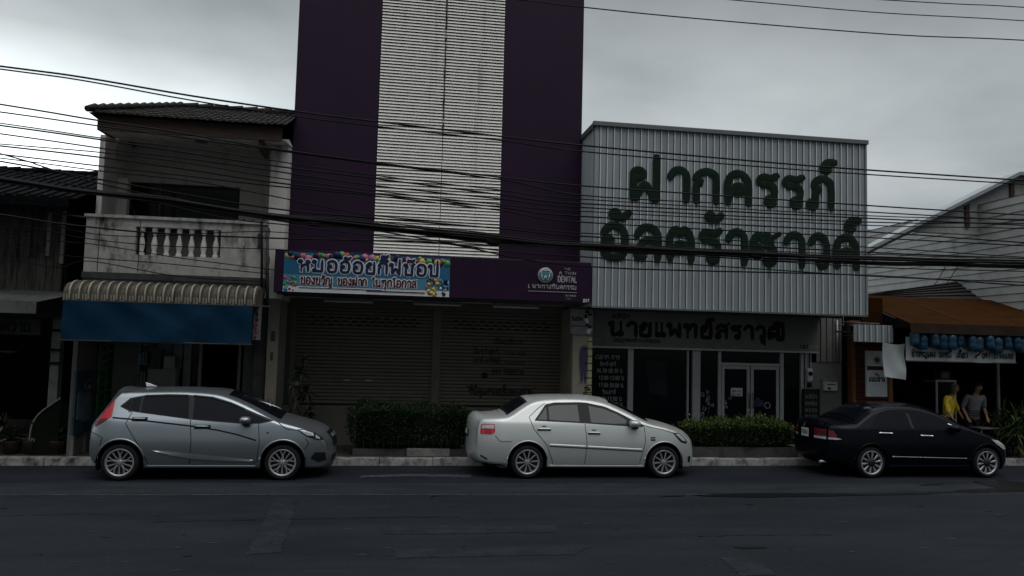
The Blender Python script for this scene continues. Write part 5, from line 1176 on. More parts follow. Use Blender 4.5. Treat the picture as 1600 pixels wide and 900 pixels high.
    for arm in (al, ar):
        k_ = len(P2); e = Vector(arm[1]); e2 = Vector(arm[1]).lerp(Vector(arm[2]), .0 if not female else .75)
        P2 += [arm[0], tuple(Vector(arm[0]).lerp(e, .5)), tuple(e2)]; R2 += [.078, .068, .062]; E2 += [(2, k_), (k_, k_+1), (k_+1, k_+2)]
    sh_ = skin_body('shirt', P2, E2, R2, shirt, root, root=1)
    P3 = [(0, 0, .95)]; R3 = [(.15, .125)]; E3 = []
    for s in (1, -1): k_ = len(P3); P3 += [(s*.095, 0, .84), (s*.10, -.01, .50), (s*.10, .02, .09)]; R3 += [.10, .075, .062]; E3 += [(0, k_), (k_, k_+1), (k_+1, k_+2)]
    skin_body('trousers', P3, E3, R3, 'trousers', root)
    return root, sh_
q = at(1481, 640, 16.85)
pw, sh1 = person((q.x, 16.85, .13), .5, .94, 'person in a loose yellow shirt turned aside by the glass cabinet', 'shirt_yellow', 'grey_hair', 1.2, female=True, arm_r=[(-.17, -.05, 1.38), (-.30, -.08, 1.16), (-.36, -.22, .97), (-.37, -.27, .92)], arm_l=[(.17, -.05, 1.40), (.30, -.03, 1.18), (.40, -.10, 1.02), (.43, -.13, .95)], turn=-2)
q = at(1520, 640, 16.95)
pm, sh2 = person((q.x, 16.95, .13), -.15, .96, 'person in a grey shirt with dark stripes looking down in the shop front', 'shirt_grey', 'hair', 1.6)
for i in range(4):
    z = .92+i*.055; t = MB(); n = 24; b = len(t.v)
    for zz in (z, z+.026):
        for q_ in range(n): a = 6.283*q_/n; t.v.append(((.172-.002*i)*math.cos(a), (.146-.001*i)*math.sin(a), zz))
    for q_ in range(n): t.face((b+q_, b+(q_+1) % n, b+n+(q_+1) % n, b+n+q_), 'stripe_dark', True)
    o = t.build('stripe'); o.parent = pm
# ================================================================ parked cars
def interp(ch, x):
    for a, b in zip(ch, ch[1:]):
        if a[0] <= x <= b[0]: return a[1] if b[0] == a[0] else a[1]+(b[1]-a[1])*(x-a[0])/(b[0]-a[0])
    return ch[0][1] if x < ch[0][0] else ch[-1][1]
class Car:
    def __init__(s, up, lof, lor, Wm, belt, tumble, wheels, arch_r, sill, kr=.26, kf=.30, lr=.55, lf=.75, cx=(.11, .13), cz=.045, rnd=.06):
        s.up = smooth2(up, 5); s.up = [p for i, p in enumerate(s.up) if i == 0 or p[0] > s.up[i-1][0]+1e-5 or i < 12 or i > len(s.up)-14]
        # keep the chain strictly monotone in x
        u = [s.up[0]]
        for p in s.up[1:]:
            if p[0] > u[-1][0]+2e-4: u.append(p)
            else: u.append((u[-1][0]+2e-4, p[1]))
        s.up = u; s.Wm, s.belt, s.tu, s.wh, s.ar, s.sill, s.cx, s.cz, s.rnd = Wm, belt, tumble, wheels, arch_r, sill, cx, cz, rnd
        s.kr, s.kf, s.lr, s.lf = kr, kf, lr, lf; s.x0, s.x1 = u[0][0], u[-1][0]
        low = sorted(smooth2(lor, 5)); lf2 = sorted(smooth2(lof, 5))
        s.lor = [(s.x0, u[0][1])]+[p for p in low if p[0] > s.x0+2e-4]; s.lof = [p for p in lf2 if p[0] < s.x1-2e-4]+[(s.x1, u[-1][1])]
    def zup(s, x): return interp(s.up, x)
    def zlow(s, x):
        for w in s.wh:
            if abs(x-w) <= s.ar: return .30+math.sqrt(max(0, s.ar**2-(x-w)**2))
        if x < s.lor[-1][0]: return interp(s.lor, x)
        if x > s.lof[0][0]: return interp(s.lof, x)
        return s.sill
    def P(s, x):
        a = max(0, (s.x0+s.lr-x)/s.lr); b = max(0, (x-s.x1+s.lf)/s.lf)
        return s.Wm*(1-s.kr*min(1, a)**2.6-s.kf*min(1, b)**2.6)
    def Wd(s, x, z):
        w = s.P(x)
        def body(zz): return w*(1-.085*((.6-zz)/.4)**2) if zz < .6 else w*(1-.07*((zz-.6)/.35)**2)
        r = body(z) if z <= s.belt else body(s.belt)-s.tu*(z-s.belt)
        d = s.zup(x)-z
        if d < s.rnd: q = 1-max(0, d)/s.rnd; r -= s.rnd*(1-math.sqrt(max(0, 1-q*q)))*.9
        return r
    def cols(s):
        xs = {p[0] for p in s.up}; n = 110
        for i in range(n+1): xs.add(s.x0+(s.x1-s.x0)*i/n)
        for w in s.wh:
            xs = {x for x in xs if abs(x-w) > s.ar+.004 or abs(x-w) < s.ar-.004}
            for i in range(29): a = math.pi*i/28; xs.add(w-s.ar*math.cos(a)*.99999)
            xs.add(w-s.ar-.0008); xs.add(w+s.ar+.0008)
        xs = sorted(x for x in xs if s.x0 <= x <= s.x1); o = [xs[0]]
        for x in xs[1:]:
            if x-o[-1] > 1e-4: o.append(x)
        return o
    def body_mesh(s, k):
        t = MB(); xs = s.cols(); NR = 26
        for sg in (-1, 1):
            b = len(t.v)
            for x in xs:
                zl, zu = s.zlow(x), s.zup(x)
                if zl > zu: zl = zu
                for j in range(NR+1):
                    u = j/NR; u = 1-(1-u)**1.5; z = zl+(zu-zl)*u; t.v.append((x, sg*s.Wd(x, z), z))
            for i in range(len(xs)-1):
                for j in range(NR):
                    a = b+i*(NR+1)+j; q = (a, a+NR+1, a+NR+2, a+1); t.face(q if sg < 0 else q[::-1], k, True)
        s.prof = [(x, s.zlow(x)) for x in xs if x < s.wh[0]-s.ar-.0005][::-1] + [(x, s.zup(x)) for x in xs] + [(x, s.zlow(x)) for x in xs if x > s.wh[1]+s.ar+.0005][::-1]
        pr = [s.prof[0]]
        for p in s.prof[1:]:
            if math.hypot(p[0]-pr[-1][0], p[1]-pr[-1][1]) > 2e-4: pr.append(p)
        s.prof = pr; NV = 14; b = len(t.v); n = len(pr)
        s.nrm = []
        for i in range(n):
            a, c = pr[max(0, i-4)], pr[min(n-1, i+4)]; dx, dz = c[0]-a[0], c[1]-a[1]; l = math.hypot(dx, dz) or 1
            s.nrm.append((-dz/l, dx/l))
        for i in range(n):
            for j in range(NV+1): t.v.append(s.wp(i, -1+2*j/NV))
        for i in range(n-1):
            for j in range(NV): a = b+i*(NV+1)+j; t.face((a, a+1, a+NV+2, a+NV+1), k, True)
        return t
    def wp(s, i, v, off=0):
        x, z = s.prof[i]; nx, nz_ = s.nrm[i]; w = s.Wd(x, z)
        c = s.cz*abs(nz_) + (s.cx[0] if nx < 0 else s.cx[1])*abs(nx)
        c = c*(1-abs(v)**2.4)+off
        return (x+nx*c, w*v, z+nz_*c)
    def idx(s, p): return min(range(len(s.prof)), key=lambda i: (s.prof[i][0]-p[0])**2+(s.prof[i][1]-p[1])**2)
    def wpatch(s, t, p0, p1, v0, v1, off, k, taper=0):
        a, b_ = s.idx(p0), s.idx(p1)
        if a > b_: a, b_ = b_, a
        n = b_-a; m_ = 10; b = len(t.v)
        for i in range(n+1):
            tp = taper*(1-i/max(1, n))
            for j in range(m_+1): v = v0+(v1-v0)*j/m_; t.v.append(s.wp(a+i, v*(1-tp), off))
        for i in range(n):
            for j in range(m_): q = b+i*(m_+1)+j; t.face((q, q+1, q+m_+2, q+m_+1), k, True)
    def patch(s, t, poly, off, k, sg=-1, nx=40, nz_=8, lift=None):
        xs = sorted({p[0] for p in poly} | {min(p[0] for p in poly)+(max(p[0] for p in poly)-min(p[0] for p in poly))*i/nx for i in range(nx+1)})
        b = len(t.v); n = 0
        for x in xs:
            zz = []
            for a, c in zip(poly, poly[1:]+poly[:1]):
                if (a[0]-x)*(c[0]-x) <= 0 and a[0] != c[0]: zz.append(a[1]+(c[1]-a[1])*(x-a[0])/(c[0]-a[0]))
                elif a[0] == c[0] == x: zz += [a[1], c[1]]
            if not zz: continue
            z0, z1 = min(zz), max(zz); n += 1
            for j in range(nz_+1): z = z0+(z1-z0)*j/nz_; o = off if lift is None else off+(lift-off)*(1-j/nz_); t.v.append((x, sg*(s.Wd(x, z)+o), z))
        for i in range(n-1):
            for j in range(nz_): a = b+i*(nz_+1)+j; q = (a, a+nz_+1, a+nz_+2, a+1); t.face(q if sg < 0 else q[::-1], k, True)
    def rib(s, t, pts, w, off, k, sg=-1, dome=0):
        p = []
        for a, c in zip(pts, pts[1:]):
            l = math.hypot(c[0]-a[0], c[1]-a[1]); m_ = max(1, int(l/.05))
            p += [(a[0]+(c[0]-a[0])*i/m_, a[1]+(c[1]-a[1])*i/m_) for i in range(m_)]
        p.append(pts[-1]); b = len(t.v); n = len(p)
        for i in range(n):
            a, c = p[max(0, i-1)], p[min(n-1, i+1)]; dx, dz = c[0]-a[0], c[1]-a[1]; l = math.hypot(dx, dz) or 1; dx /= l; dz /= l
            for h, o in ((-.5, off), (0, off+dome), (.5, off)):
                x, z = p[i][0]-dz*w*h, p[i][1]+dx*w*h; t.v.append((x, sg*(s.Wd(min(max(x, s.x0), s.x1), z)+o), z))
        for i in range(n-1):
            for j in range(2): a = b+3*i+j; q = (a, a+3, a+4, a+1); t.face(q if sg < 0 else q[::-1], k, True)
        for e in (b, b+3*(n-1)): t.face((e, e+1, e+2), k)
def wheel(root, x, y, sg, R_, rim, style):
    LW = .19
    t = MB(); yo = sg*LW/2
    prof = [(rim-.004, yo*.80), (rim+.012, yo*.98), (rim+.04, yo*1.0), (R_-.03, yo*.97), (R_-.006, yo*.80), (R_, yo*.55), (R_, -yo*.55), (R_-.03, -yo), (rim, -yo)]
    t.lathe(prof, 'tyre', 36, 'y', (x, y, .297)); w = t.build('wheel', root)
    t = MB(); t.lathe([(0, yo*.20), (rim-.03, yo*.25), (rim-.012, yo*.5)], 'alloy_dark', 30, 'y', (x, y, .297)); t.lathe([(rim-.024, yo*.62), (rim-.018, yo*.90), (rim+.004, yo*.99), (rim+.012, yo*.90)], 'alloy', 36, 'y', (x, y, .297))
    def spoke(an, r0, r1, w0, w1, y0=.84, y1=.88, tw=0):
        c, s_ = math.cos(an), math.sin(an); c2, s2 = math.cos(an+tw), math.sin(an+tw); b = len(t.v)
        for (r, ww, yy, cc, ss) in ((r0, w0, y0, c, s_), (r1, w1, y1, c2, s2)):
            for h, dy in ((-1, -.12), (-.6, 0), (.6, 0), (1, -.12)): t.v.append((x+r*cc-ss*ww*h, y+yo*(yy+dy), .297+r*ss+cc*ww*h))
        for j in range(3): t.face((b+j, b+j+1, b+5+j, b+4+j), 'alloy')
        t.face((b, b+3, b+7, b+4), 'alloy_dark')
    if style == 'y':
        for i in range(5):
            a = 2*math.pi*i/5+math.pi/2; spoke(a, .045, rim*.55, .022, .016); spoke(a, rim*.5, rim-.018, .012, .013, tw=.20); spoke(a, rim*.5, rim-.018, .012, .013, tw=-.20); spoke(a+.63, .05, rim-.018, .009, .014); 
    elif style == 'thin':
        for i in range(10): spoke(2*math.pi*i/10+.1, .04, rim-.016, .011, .017)
    else:
        for i in range(10): spoke(2*math.pi*i/10+.16, .075, rim-.016, .012, .026)
    t.lathe([(0, yo*.86), (.035, yo*.86), (.05, yo*.80), (.055, yo*.3)], 'alloy' if style != 'bold' else 'alloy_dark', 18, 'y', (x, y, .297))
    if style == 'bold': t.lathe([(0, yo*.89), (.075, yo*.87), (.08, yo*.6)], 'alloy_dark', 18, 'y', (x, y, .297))
    else:
        for i in range(5): a = 2*math.pi*i/5+.3; t.lathe([(0, yo*.90), (.007, yo*.90), (.007, yo*.7)], 'alloy_dark', 6, 'y', (x+.05*math.cos(a), y, .297+.05*math.sin(a)))
    t.build('rim', w); return w
def mirror(root, car, x, z, k, L_=.20, H=.12):
    for sg in (-1, 1):
        w = car.Wd(x, z); t = MB(); n, m_ = 14, 8; b = len(t.v)
        for i in range(m_+1):
            a = math.pi*i/m_
            for q in range(n):
                c = 2*math.pi*q/n; cs, sn = math.cos(c), math.sin(c); f = lambda v, e: math.copysign(abs(v)**e, v)
                t.v.append((x-.02+f(math.sin(a), .8)*f(cs, .8)*L_*.5, sg*(w+.10-math.cos(a)*.10), z+.015+f(math.sin(a), .8)*f(sn, .8)*H*.5))
        for i in range(m_):
            for q in range(n): t.face((b+i*n+q, b+i*n+(q+1) % n, b+(i+1)*n+(q+1) % n, b+(i+1)*n+q), k, True)
        o = t.build('side_mirror', root)
        t = MB(); t.box(x-.05, x+.05, min(sg*(w-.03), sg*(w+.10)), max(sg*(w-.03), sg*(w+.10)), z-.085, z-.03, 'car_trim'); t.build('mirror_foot', o)
def underbody(root, car):
    t = MB(); a, b = car.wh; y = car.Wm-.30
    t.box(car.x0+.15, car.x1-.15, -y, y, .20, .62, 'under'); t.box(a+car.ar+.01, b-car.ar-.01, -car.Wm+.07, car.Wm-.07, .19, .62, 'under'); t.box(car.x0+.12, a-car.ar-.01, -car.P(car.x0)+.08, car.P(car.x0)-.08, .27, .6, 'under'); t.box(b+car.ar+.01, car.x1-.12, -car.P(car.x1)+.08, car.P(car.x1)-.08, .21, .5, 'under')
    for w in car.wh:
        for sg in (-1, 1):
            q = len(t.v); n = 18
            for i in range(n+1):
                an = math.pi*(-.12+1.24*i/n)
                for yy in (car.Wm-.045, car.Wm-.31): t.v.append((w+(car.ar+.012)*math.cos(an), sg*yy, .30+(car.ar+.012)*math.sin(an)))
            for i in range(n): t.face((q+2*i, q+2*i+1, q+2*i+3, q+2*i+2), 'under')
    t.build('underbody', root)
def both(fn):
    for sg in (-1, 1): fn(sg)
def car_root(name, X0, Yc, label):
    r = empty(name, (X0, Yc, 0), label, 'car', None, math.atan(KS)); LOCAL.add(r.name); return r
def plate(root, pts_fn, txt): pass
# ---- silver hatchback
r = car_root('parked_car', -4.219, 14.87, 'silver-blue hatchback parked at the kerb before the blue tarpaulin shop')
cr_ = Car([(-.53, .62), (-.53, .80), (-.44, .95), (-.30, 1.17), (-.15, 1.385), (-.05, 1.42), (.25, 1.435), (.65, 1.452), (1.04, 1.45), (1.49, 1.405), (1.95, 1.235), (2.39, 1.02), (2.55, .965), (2.85, .885), (3.08, .80), (3.20, .715), (3.28, .60), (3.30, .48)],
          [(3.30, .48), (3.285, .32), (3.22, .20), (2.97, .20)], [(-.53, .62), (-.52, .42), (-.45, .29), (-.375, .26)], .845, .97, .50, (0, 2.58), .365, .215)
cr_.body_mesh('paint_silver').build('body', r, merge=True)
win = [(-.09, 1.20), (.05, 1.335), (.28, 1.385), (.65, 1.402), (.95, 1.40), (1.36, 1.37), (1.67, 1.285), (1.97, 1.165), (2.41, .995), (2.17, .945), (1.84, .945), (1.09, 1.00), (.27, 1.10), (.06, 1.13)]
both(lambda sg: (lambda t: (cr_.patch(t, win, .004, 'car_trim', sg), t.build('window_frame', r)))(MB()))
def jwin(sg):
    for p in ([(-.06, 1.20), (.07, 1.32), (.22, 1.355), (.22, 1.12), (.08, 1.145)], [(.26, 1.115), (.26, 1.345), (.65, 1.37), (.98, 1.365), (1.02, 1.02)], [(1.09, 1.015), (1.07, 1.365), (1.36, 1.335), (1.67, 1.25), (1.95, 1.14), (2.34, .995), (2.17, .965), (1.84, .965)]):
        t = MB(); cr_.patch(t, p, .007, 'car_glass', sg); t.build('window_pane', r)
    t = MB(); cr_.rib(t, [(.28, 1.372), (.65, 1.39), (.95, 1.388)], .035, .012, 'car_trim', sg, .012); cr_.rib(t, [(1.05, 1.385), (1.36, 1.358), (1.67, 1.272), (1.90, 1.18)], .035, .012, 'car_trim', sg, .012); t.build('rain_visor', r)
both(jwin)
def jdet(sg):
    t = MB()
    for q in ([(.06, 1.12), (.12, 1.11), (.05, .93), (.28, .59), (.40, .36), (.43, .27)], [(1.055, 1.01), (1.10, .66), (1.085, .26)], [(2.16, .94), (2.19, .66), (2.16, .32), (2.08, .26)], [(.43, .265), (2.08, .255)], [(-.52, .78), (-.30, .70), (-.33, .55)], [(2.45, .99), (2.62, .86), (2.80, .84)], [(2.94, .70), (3.0, .62), (2.94, .52)]): t = MB(); cr_.rib(t, q, .011, .0025, 'seam', sg); t.build('panel_gap', r)
    t = MB(); cr_.rib(t, [(-.17, 1.02), (.12, 1.00), (1.07, .90), (1.48, .84), (1.81, .77), (2.14, .67)], .024, .003, 'seam', sg); t.build('crease_shadow', r)  # dark ribbon paints the shadow along the character line
    t = MB(); cr_.patch(t, [(.49, .50), (.9, .47), (1.5, .41), (2.10, .345), (2.04, .32), (1.5, .335), (1.1, .365), (.8, .42)], .004, 'paint_silver', sg, lift=.016); t.build('door_sculpt', r)
    for a, c, z in ((.14, .38, 1.0), (1.13, 1.39, .885)):
        t = MB(); cr_.rib(t, [(a, z), (c, z)], .066, .0045, 'seam', sg); h = t.build('door_handle_recess', r); t = MB(); cr_.rib(t, [(a+.01, z+.012), (c-.03, z+.008)], .030, .006, 'paint_silver', sg, .028); t.build('door_handle', h)
    t = MB(); cr_.rib(t, [(2.30, .80), (2.335, .795)], .022, .004, 'car_trim', sg, .004); t.build('side_repeater', r)
    t = MB(); cr_.patch(t, [(-.30, 1.17), (-.14, 1.38), (-.155, 1.365), (-.315, 1.14), (-.47, .90), (-.47, .87), (-.44, .86), (-.19, 1.035)], .006, 'lamp_red', sg); cr_.patch(t, [(-.46, .905), (-.45, .87), (-.34, .93), (-.24, 1.01), (-.36, 1.0)], .010, 'lamp_dark_red', sg); t.build('tail_lamp', r)
    t = MB(); cr_.patch(t, [(2.79, .855), (2.90, .86), (3.10, .79), (3.20, .71), (3.24, .665), (3.12, .67), (2.95, .735)], .005, 'car_trim', sg); hl = t.build('headlight', r)
    t = MB(); cr_.patch(t, [(2.83, .845), (2.90, .848), (3.06, .79), (3.08, .74), (2.96, .755)], .009, 'lamp_clear', sg); cr_.patch(t, [(3.10, .765), (3.17, .71), (3.18, .685), (3.11, .70)], .009, 'lamp_clear', sg); t.build('lens', hl)
    t = MB(); cr_.patch(t, [(3.03, .36), (3.10, .46), (3.27, .45), (3.29, .31), (3.16, .285)], .005, 'car_trim', sg); t.build('fog_lamp_recess', r)
    t = MB()
    for w in cr_.wh: t = MB(); cr_.rib(t, [(w+(.38)*math.cos(math.pi*i/20), .30+.38*math.sin(math.pi*i/20)) for i in range(1, 20)], .026, .003, 'paint_silver', sg, .014); t.build('wheel_arch', r)
    t = MB(); cr_.rib(t, [(.42, .232), (2.14, .228)], .05, .006, 'paint_silver', sg, .02); t.build('sill', r)
both(jdet)
t = MB(); cr_.wpatch(t, (1.60, 1.37), (2.50, .985), -.86, .86, .006, 'car_glass'); t.build('windscreen', r)
t = MB(); cr_.wpatch(t, (-.24, 1.26), (-.42, .98), -.8, .8, .006, 'car_glass'); t.build('rear_window', r)
t = MB(); cr_.wpatch(t, (3.20, .715), (3.295, .52), -.62, .62, .008, 'car_trim'); g_ = t.build('grille', r); t = MB(); cr_.wpatch(t, (3.235, .67), (3.262, .63), -.6, .6, .02, 'chrome'); t.build('grille_bar', g_)
t = MB(); cr_.wpatch(t, (3.297, .40), (3.28, .28), -.7, .7, .006, 'car_trim'); t.build('lower_intake', r)
t = MB(); cr_.wpatch(t, (-.17, 1.36), (.02, 1.425), -.92, .92, .007, 'paint_silver'); sp = t.build('roof_spoiler', r)
t = MB(); t.prism([(.14, 1.495), (.12, 1.572), (.17, 1.555), (.24, 1.53), (.31, 1.50)], -.025, .025, 'banner_white'); t.build('roof_antenna', r, bevel=.008)
mirror(r, cr_, 1.97, .995, 'paint_silver', .20, .13); underbody(r, cr_)
for x in cr_.wh:
    for sg in (-1, 1): wheel(r, x, sg*(cr_.Wm-.108), sg, .297, .218, 'y')
# ---- white sedan
r = car_root('parked_car', 2.600, 15.03, 'white sedan parked at the kerb between the two hedges')
cr_ = Car([(-.90, .55), (-.892, .72), (-.88, .93), (-.82, 1.035), (-.70, 1.06), (-.45, 1.08), (-.31, 1.115), (-.12, 1.23), (.06, 1.335), (.22, 1.385), (.55, 1.418), (.98, 1.424), (1.30, 1.395), (1.55, 1.335), (1.85, 1.205), (2.15, 1.06), (2.35, .985), (2.62, .925), (2.88, .84), (3.06, .745), (3.18, .62), (3.215, .48)],
          [(3.215, .48), (3.21, .30), (3.14, .18), (2.96, .195)], [(-.90, .55), (-.89, .42), (-.78, .29), (-.375, .245)], .82, .99, .50, (0, 2.57), .362, .205, kr=.24, cx=(.12, .14))
cr_.body_mesh('paint_white').build('body', r, merge=True)
win = [(.13, 1.04), (.35, 1.315), (.52, 1.35), (.98, 1.362), (1.13, 1.355), (1.47, 1.29), (1.73, 1.185), (1.93, 1.085), (2.21, .955), (2.12, .935), (1.13, .99), (.14, 1.03)]
def vdet(sg):
    t = MB(); cr_.patch(t, win, .004, 'car_trim', sg); t.build('window_frame', r)
    for p in ([(.18, 1.05), (.34, 1.25), (.36, 1.265), (.36, 1.045)], [(.40, 1.045), (.40, 1.275), (.52, 1.30), (.95, 1.315), (.965, 1.02)], [(1.18, 1.01), (1.16, 1.30), (1.45, 1.245), (1.70, 1.15), (1.86, 1.05), (1.83, .975)]):
        t = MB(); cr_.patch(t, p, .007, 'car_glass_pale', sg); t.build('window_pane', r)
    t = MB()
    for q in ([(.34, 1.335), (.20, 1.24), (.03, 1.09), (.11, .88), (.34, .61), (.45, .34), (.47, .26)], [(1.06, .985), (1.09, .61), (1.06, .27)], [(2.19, .93), (2.20, .68), (2.10, .28)], [(.47, .255), (2.10, .25)], [(-.60, .765), (-.50, .66), (-.30, .665)], [(2.22, .95), (2.52, .90), (2.76, .83)]): t = MB(); cr_.rib(t, q, .010, .0025, 'seam', sg); t.build('panel_gap', r)
    t = MB(); cr_.rib(t, [(.39, .605), (1.07, .575)], .045, .003, 'paint_white', sg, .018); cr_.rib(t, [(1.10, .573), (2.14, .522)], .045, .003, 'paint_white', sg, .018); cr_.rib(t, [(.39, .581), (2.14, .497)], .012, .003, 'car_trim', sg, .003); t.build('side_moulding', r)
    for a, c, z in ((.17, .42, .885), (1.11, 1.34, .825)):
        t = MB(); cr_.rib(t, [(a, z-.018), (c, z-.018)], .022, .004, 'seam', sg); h = t.build('door_handle_recess', r); t = MB(); cr_.rib(t, [(a, z+.006), (c, z+.002)], .030, .006, 'paint_white', sg, .03); cr_.rib(t, [((a+c)/2-.04, z+.05), ((a+c)/2+.04, z+.05)], .018, .003, 'car_trim', sg, .004); t.build('door_handle', h)
    t = MB(); cr_.patch(t, [(-.84, .94), (-.80, .955), (-.60, .96), (-.60, .83), (-.65, .785), (-.85, .78)], .007, 'lamp_red', sg); tl = t.build('tail_lamp', r); t = MB(); cr_.patch(t, [(-.825, .93), (-.79, .943), (-.61, .95), (-.61, .885), (-.83, .88)], .011, 'lamp_clear', sg); t.build('reversing_lens', tl)
    t = MB(); cr_.patch(t, [(2.74, .835), (2.86, .835), (2.98, .76), (3.06, .665), (3.03, .625), (2.90, .665)], .005, 'car_trim', sg); hl = t.build('headlight', r); t = MB(); cr_.patch(t, [(2.79, .815), (2.86, .818), (2.97, .745), (3.03, .665), (2.93, .695)], .010, 'lamp_clear', sg); t.build('lens', hl)
    t = MB(); cr_.patch(t, [(3.09, .385), (3.16, .39), (3.16, .275), (3.10, .275)], .005, 'car_trim', sg); t.build('fog_lamp_recess', r)
    t = MB(); cr_.rib(t, [(2.30, .745), (2.39, .745)], .022, .003, 'car_trim', sg, .004); cr_.rib(t, [(2.30, .705), (2.39, .705)], .028, .003, 'car_trim', sg, .004); t.build('wing_badge', r)
    t = MB(); cr_.rib(t, [(-.84, .40), (-.72, .335)], .03, .003, 'car_trim', sg); t.build('bumper_slot', r)
    t = MB()
    for w in cr_.wh: t = MB(); cr_.rib(t, [(w+.374*math.cos(math.pi*i/20), .30+.374*math.sin(math.pi*i/20)) for i in range(1, 20)], .022, .003, 'paint_white', sg, .010); t.build('wheel_arch', r)
    t = MB(); cr_.rib(t, [(.40, .225), (2.18, .22)], .045, .006, 'paint_white', sg, .018); t.build('sill', r)
both(vdet)
t = MB(); cr_.wpatch(t, (-.36, 1.095), (.05, 1.33), -.90, .90, .006, 'car_trim'); rw = t.build('rear_window', r); t = MB(); cr_.wpatch(t, (-.31, 1.115), (.01, 1.31), -.84, .84, .010, 'car_glass'); t.build('pane', rw)
t = MB(); cr_.wpatch(t, (1.58, 1.325), (2.30, 1.0), -.88, .88, .006, 'car_glass'); t.build('windscreen', r)
t = MB(); cr_.wpatch(t, (-.893, .70), (-.887, .82), -.36, .36, .008, 'car_trim'); pr_ = t.build('plate_recess', r); t = MB(); cr_.wpatch(t, (-.892, .72), (-.888, .80), -.26, .26, .014, 'plate'); t.build('number_plate', pr_)
t = MB(); cr_.wpatch(t, (-.885, .89), (-.877, .95), -.06, .06, .012, 'chrome'); t.build('boot_badge', r)
t = MB(); cr_.wpatch(t, (3.10, .70), (3.19, .58), -.55, .55, .007, 'car_trim'); t.build('grille', r)
t = MB(); cr_.wpatch(t, (3.215, .42), (3.20, .26), -.6, .6, .006, 'car_trim'); t.build('lower_intake', r)
mirror(r, cr_, 2.0, .99, 'paint_white', .22, .13); underbody(r, cr_)
for x in cr_.wh:
    for sg in (-1, 1): wheel(r, x, sg*(cr_.Wm-.108), sg, .297, .213, 'thin')
# ---- black sedan
r = car_root('parked_car', 9.363, 15.10, 'black sedan with red tail lamps parked at the right before the noodle shop')
cr_ = Car([(-.80, .60), (-.795, .80), (-.775, .95), (-.70, .995), (-.45, 1.01), (-.27, 1.03), (-.05, 1.15), (.15, 1.255), (.42, 1.335), (.80, 1.362), (1.15, 1.345), (1.50, 1.26), (1.80, 1.13), (2.05, 1.01), (2.35, .90), (2.72, .785), (2.98, .68), (3.12, .56), (3.16, .43)],
          [(3.16, .43), (3.15, .28), (3.05, .19), (2.90, .195)], [(-.80, .60), (-.80, .43), (-.70, .31), (-.375, .255)], .84, .93, .52, (0, 2.52), .355, .20, kr=.25, cx=(.12, .16))
cr_.body_mesh('paint_black').build('body', r, merge=True)
def cdet(sg):
    t = MB(); cr_.patch(t, [(.00, .95), (.28, 1.24), (.50, 1.295), (.80, 1.31), (1.15, 1.29), (1.50, 1.20), (1.78, 1.08), (2.0, .96), (1.70, .91), (.06, .92)], .004, 'car_glass', sg); wf = t.build('window_pane', r)
    t = MB(); cr_.rib(t, [(.92, .925), (.90, 1.28)], .06, .006, 'car_trim', sg); t.build('window_pillar', wf)
    t = MB()
    for q in ([(.05, .92), (.03, .75), (.28, .45), (.36, .27)], [(.94, .90), (.96, .5), (.93, .26)], [(1.95, .90), (1.97, .6), (1.90, .27)], [(-.5, .73), (-.62, .66), (-.40, .62)]): t = MB(); cr_.rib(t, q, .010, .0025, 'seam', sg); t.build('panel_gap', r)
    for a, c, z in ((.16, .45, .865), (1.05, 1.32, .82)): t = MB(); cr_.rib(t, [(a, z+.004), (c, z-.004)], .030, .006, 'chrome', sg, .03); t.build('door_handle', r)
    t = MB(); cr_.rib(t, [(.43, .415), (1.08, .402)], .014, .004, 'chrome', sg, .006); cr_.rib(t, [(1.11, .401), (2.06, .382)], .014, .004, 'chrome', sg, .006); t.build('side_moulding', r)
    t = MB(); cr_.patch(t, [(-.785, .895), (-.72, .89), (-.67, .80), (-.68, .765), (-.797, .765)], .007, 'lamp_dark_red', sg); cr_.patch(t, [(-.797, .758), (-.67, .758), (-.60, .738), (-.67, .722), (-.797, .722)], .009, 'lamp_clear', sg); t.build('tail_lamp', r)
    t = MB(); cr_.patch(t, [(2.62, .76), (2.80, .73), (3.02, .62), (3.08, .55), (2.98, .545), (2.75, .66)], .005, 'lamp_clear', sg); t.build('headlight', r)
    t = MB(); cr_.rib(t, [(1.72, 1.05), (1.90, .99)], .018, .012, 'chrome', sg, .004); t.build('mirror_highlight', r)  # highlight over the mirror, painted in as a bright ribbon
    t = MB(); cr_.rib(t, [(.40, .22), (2.14, .22)], .05, .006, 'paint_black', sg, .02); t.build('sill', r)
    t = MB()
    for w in cr_.wh: t = MB(); cr_.rib(t, [(w+.367*math.cos(math.pi*i/20), .30+.367*math.sin(math.pi*i/20)) for i in range(1, 20)], .022, .003, 'paint_black', sg, .010); t.build('wheel_arch', r)
both(cdet)
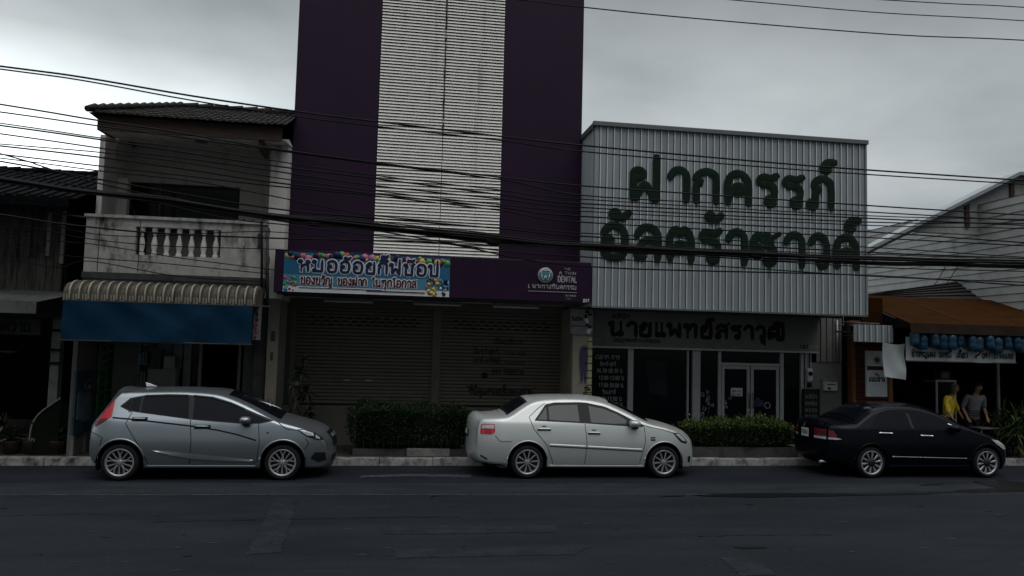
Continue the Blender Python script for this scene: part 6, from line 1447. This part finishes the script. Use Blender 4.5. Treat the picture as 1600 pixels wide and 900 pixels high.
t = MB(); cr_.wpatch(t, (-.30, 1.025), (.36, 1.32), -.88, .88, .006, 'car_glass'); t.build('rear_window', r)
t = MB(); cr_.wpatch(t, (1.42, 1.29), (2.12, .98), -.88, .88, .006, 'car_glass'); t.build('windscreen', r)
t = MB(); cr_.wpatch(t, (-.785, .93), (-.70, .997), -.9, .9, .022, 'paint_black'); t.build('boot_spoiler', r)
def tail(v0, v1):
    t = MB(); cr_.wpatch(t, (-.797, .77), (-.784, .895), v0, v1, .008, 'lamp_dark_red'); o = t.build('tail_lamp', r); vm = v0+(v1-v0)*.45
    t = MB(); cr_.wpatch(t, (-.797, .785), (-.787, .88), v0+.03, vm, .012, 'maroon'); t.build('lamp_divider', o)
    t = MB(); cr_.wpatch(t, (-.798, .715), (-.797, .765), v0, v1, .010, 'lamp_clear'); t.build('reversing_lens', o)
tail(-1.0, -.52); tail(.52, 1.0)
t = MB(); cr_.wpatch(t, (-.797, .725), (-.79, .86), -.24, .24, .012, 'plate'); pl_ = t.build('number_plate', r)
i0, i1 = cr_.idx((-.796, .775)), cr_.idx((-.792, .83)); t = MB()
for q in range(6):
    v = -.18+q*.065; t.poly([cr_.wp(i0, v, .017), cr_.wp(i0, v+.035, .017), cr_.wp(i1, v+.035, .017), cr_.wp(i1, v, .017)], 'dark_concrete')
t.build('plate_characters', pl_)
t = MB()
for v0, v1, a_, b2 in ((-.05, -.032, .885, .945), (.032, .05, .885, .945), (-.032, .032, .91, .922)): cr_.wpatch(t, (-.785, a_), (-.779, b2), v0, v1, .026, 'chrome')
t.build('boot_badge', r)
t = MB(); t.tube([(-.60, -.42, .27), (-.86, -.42, .265)], .032, 'chrome', 10); t.build('exhaust_pipe', r)
t = MB(); cr_.wpatch(t, (3.02, .655), (3.14, .50), -.5, .5, .007, 'car_trim'); t.build('grille', r)
mirror(r, cr_, 1.80, .955, 'paint_black', .22, .14); underbody(r, cr_)
for x in cr_.wh:
    for sg in (-1, 1): wheel(r, x, sg*(cr_.Wm-.108), sg, .297, .222, 'bold')
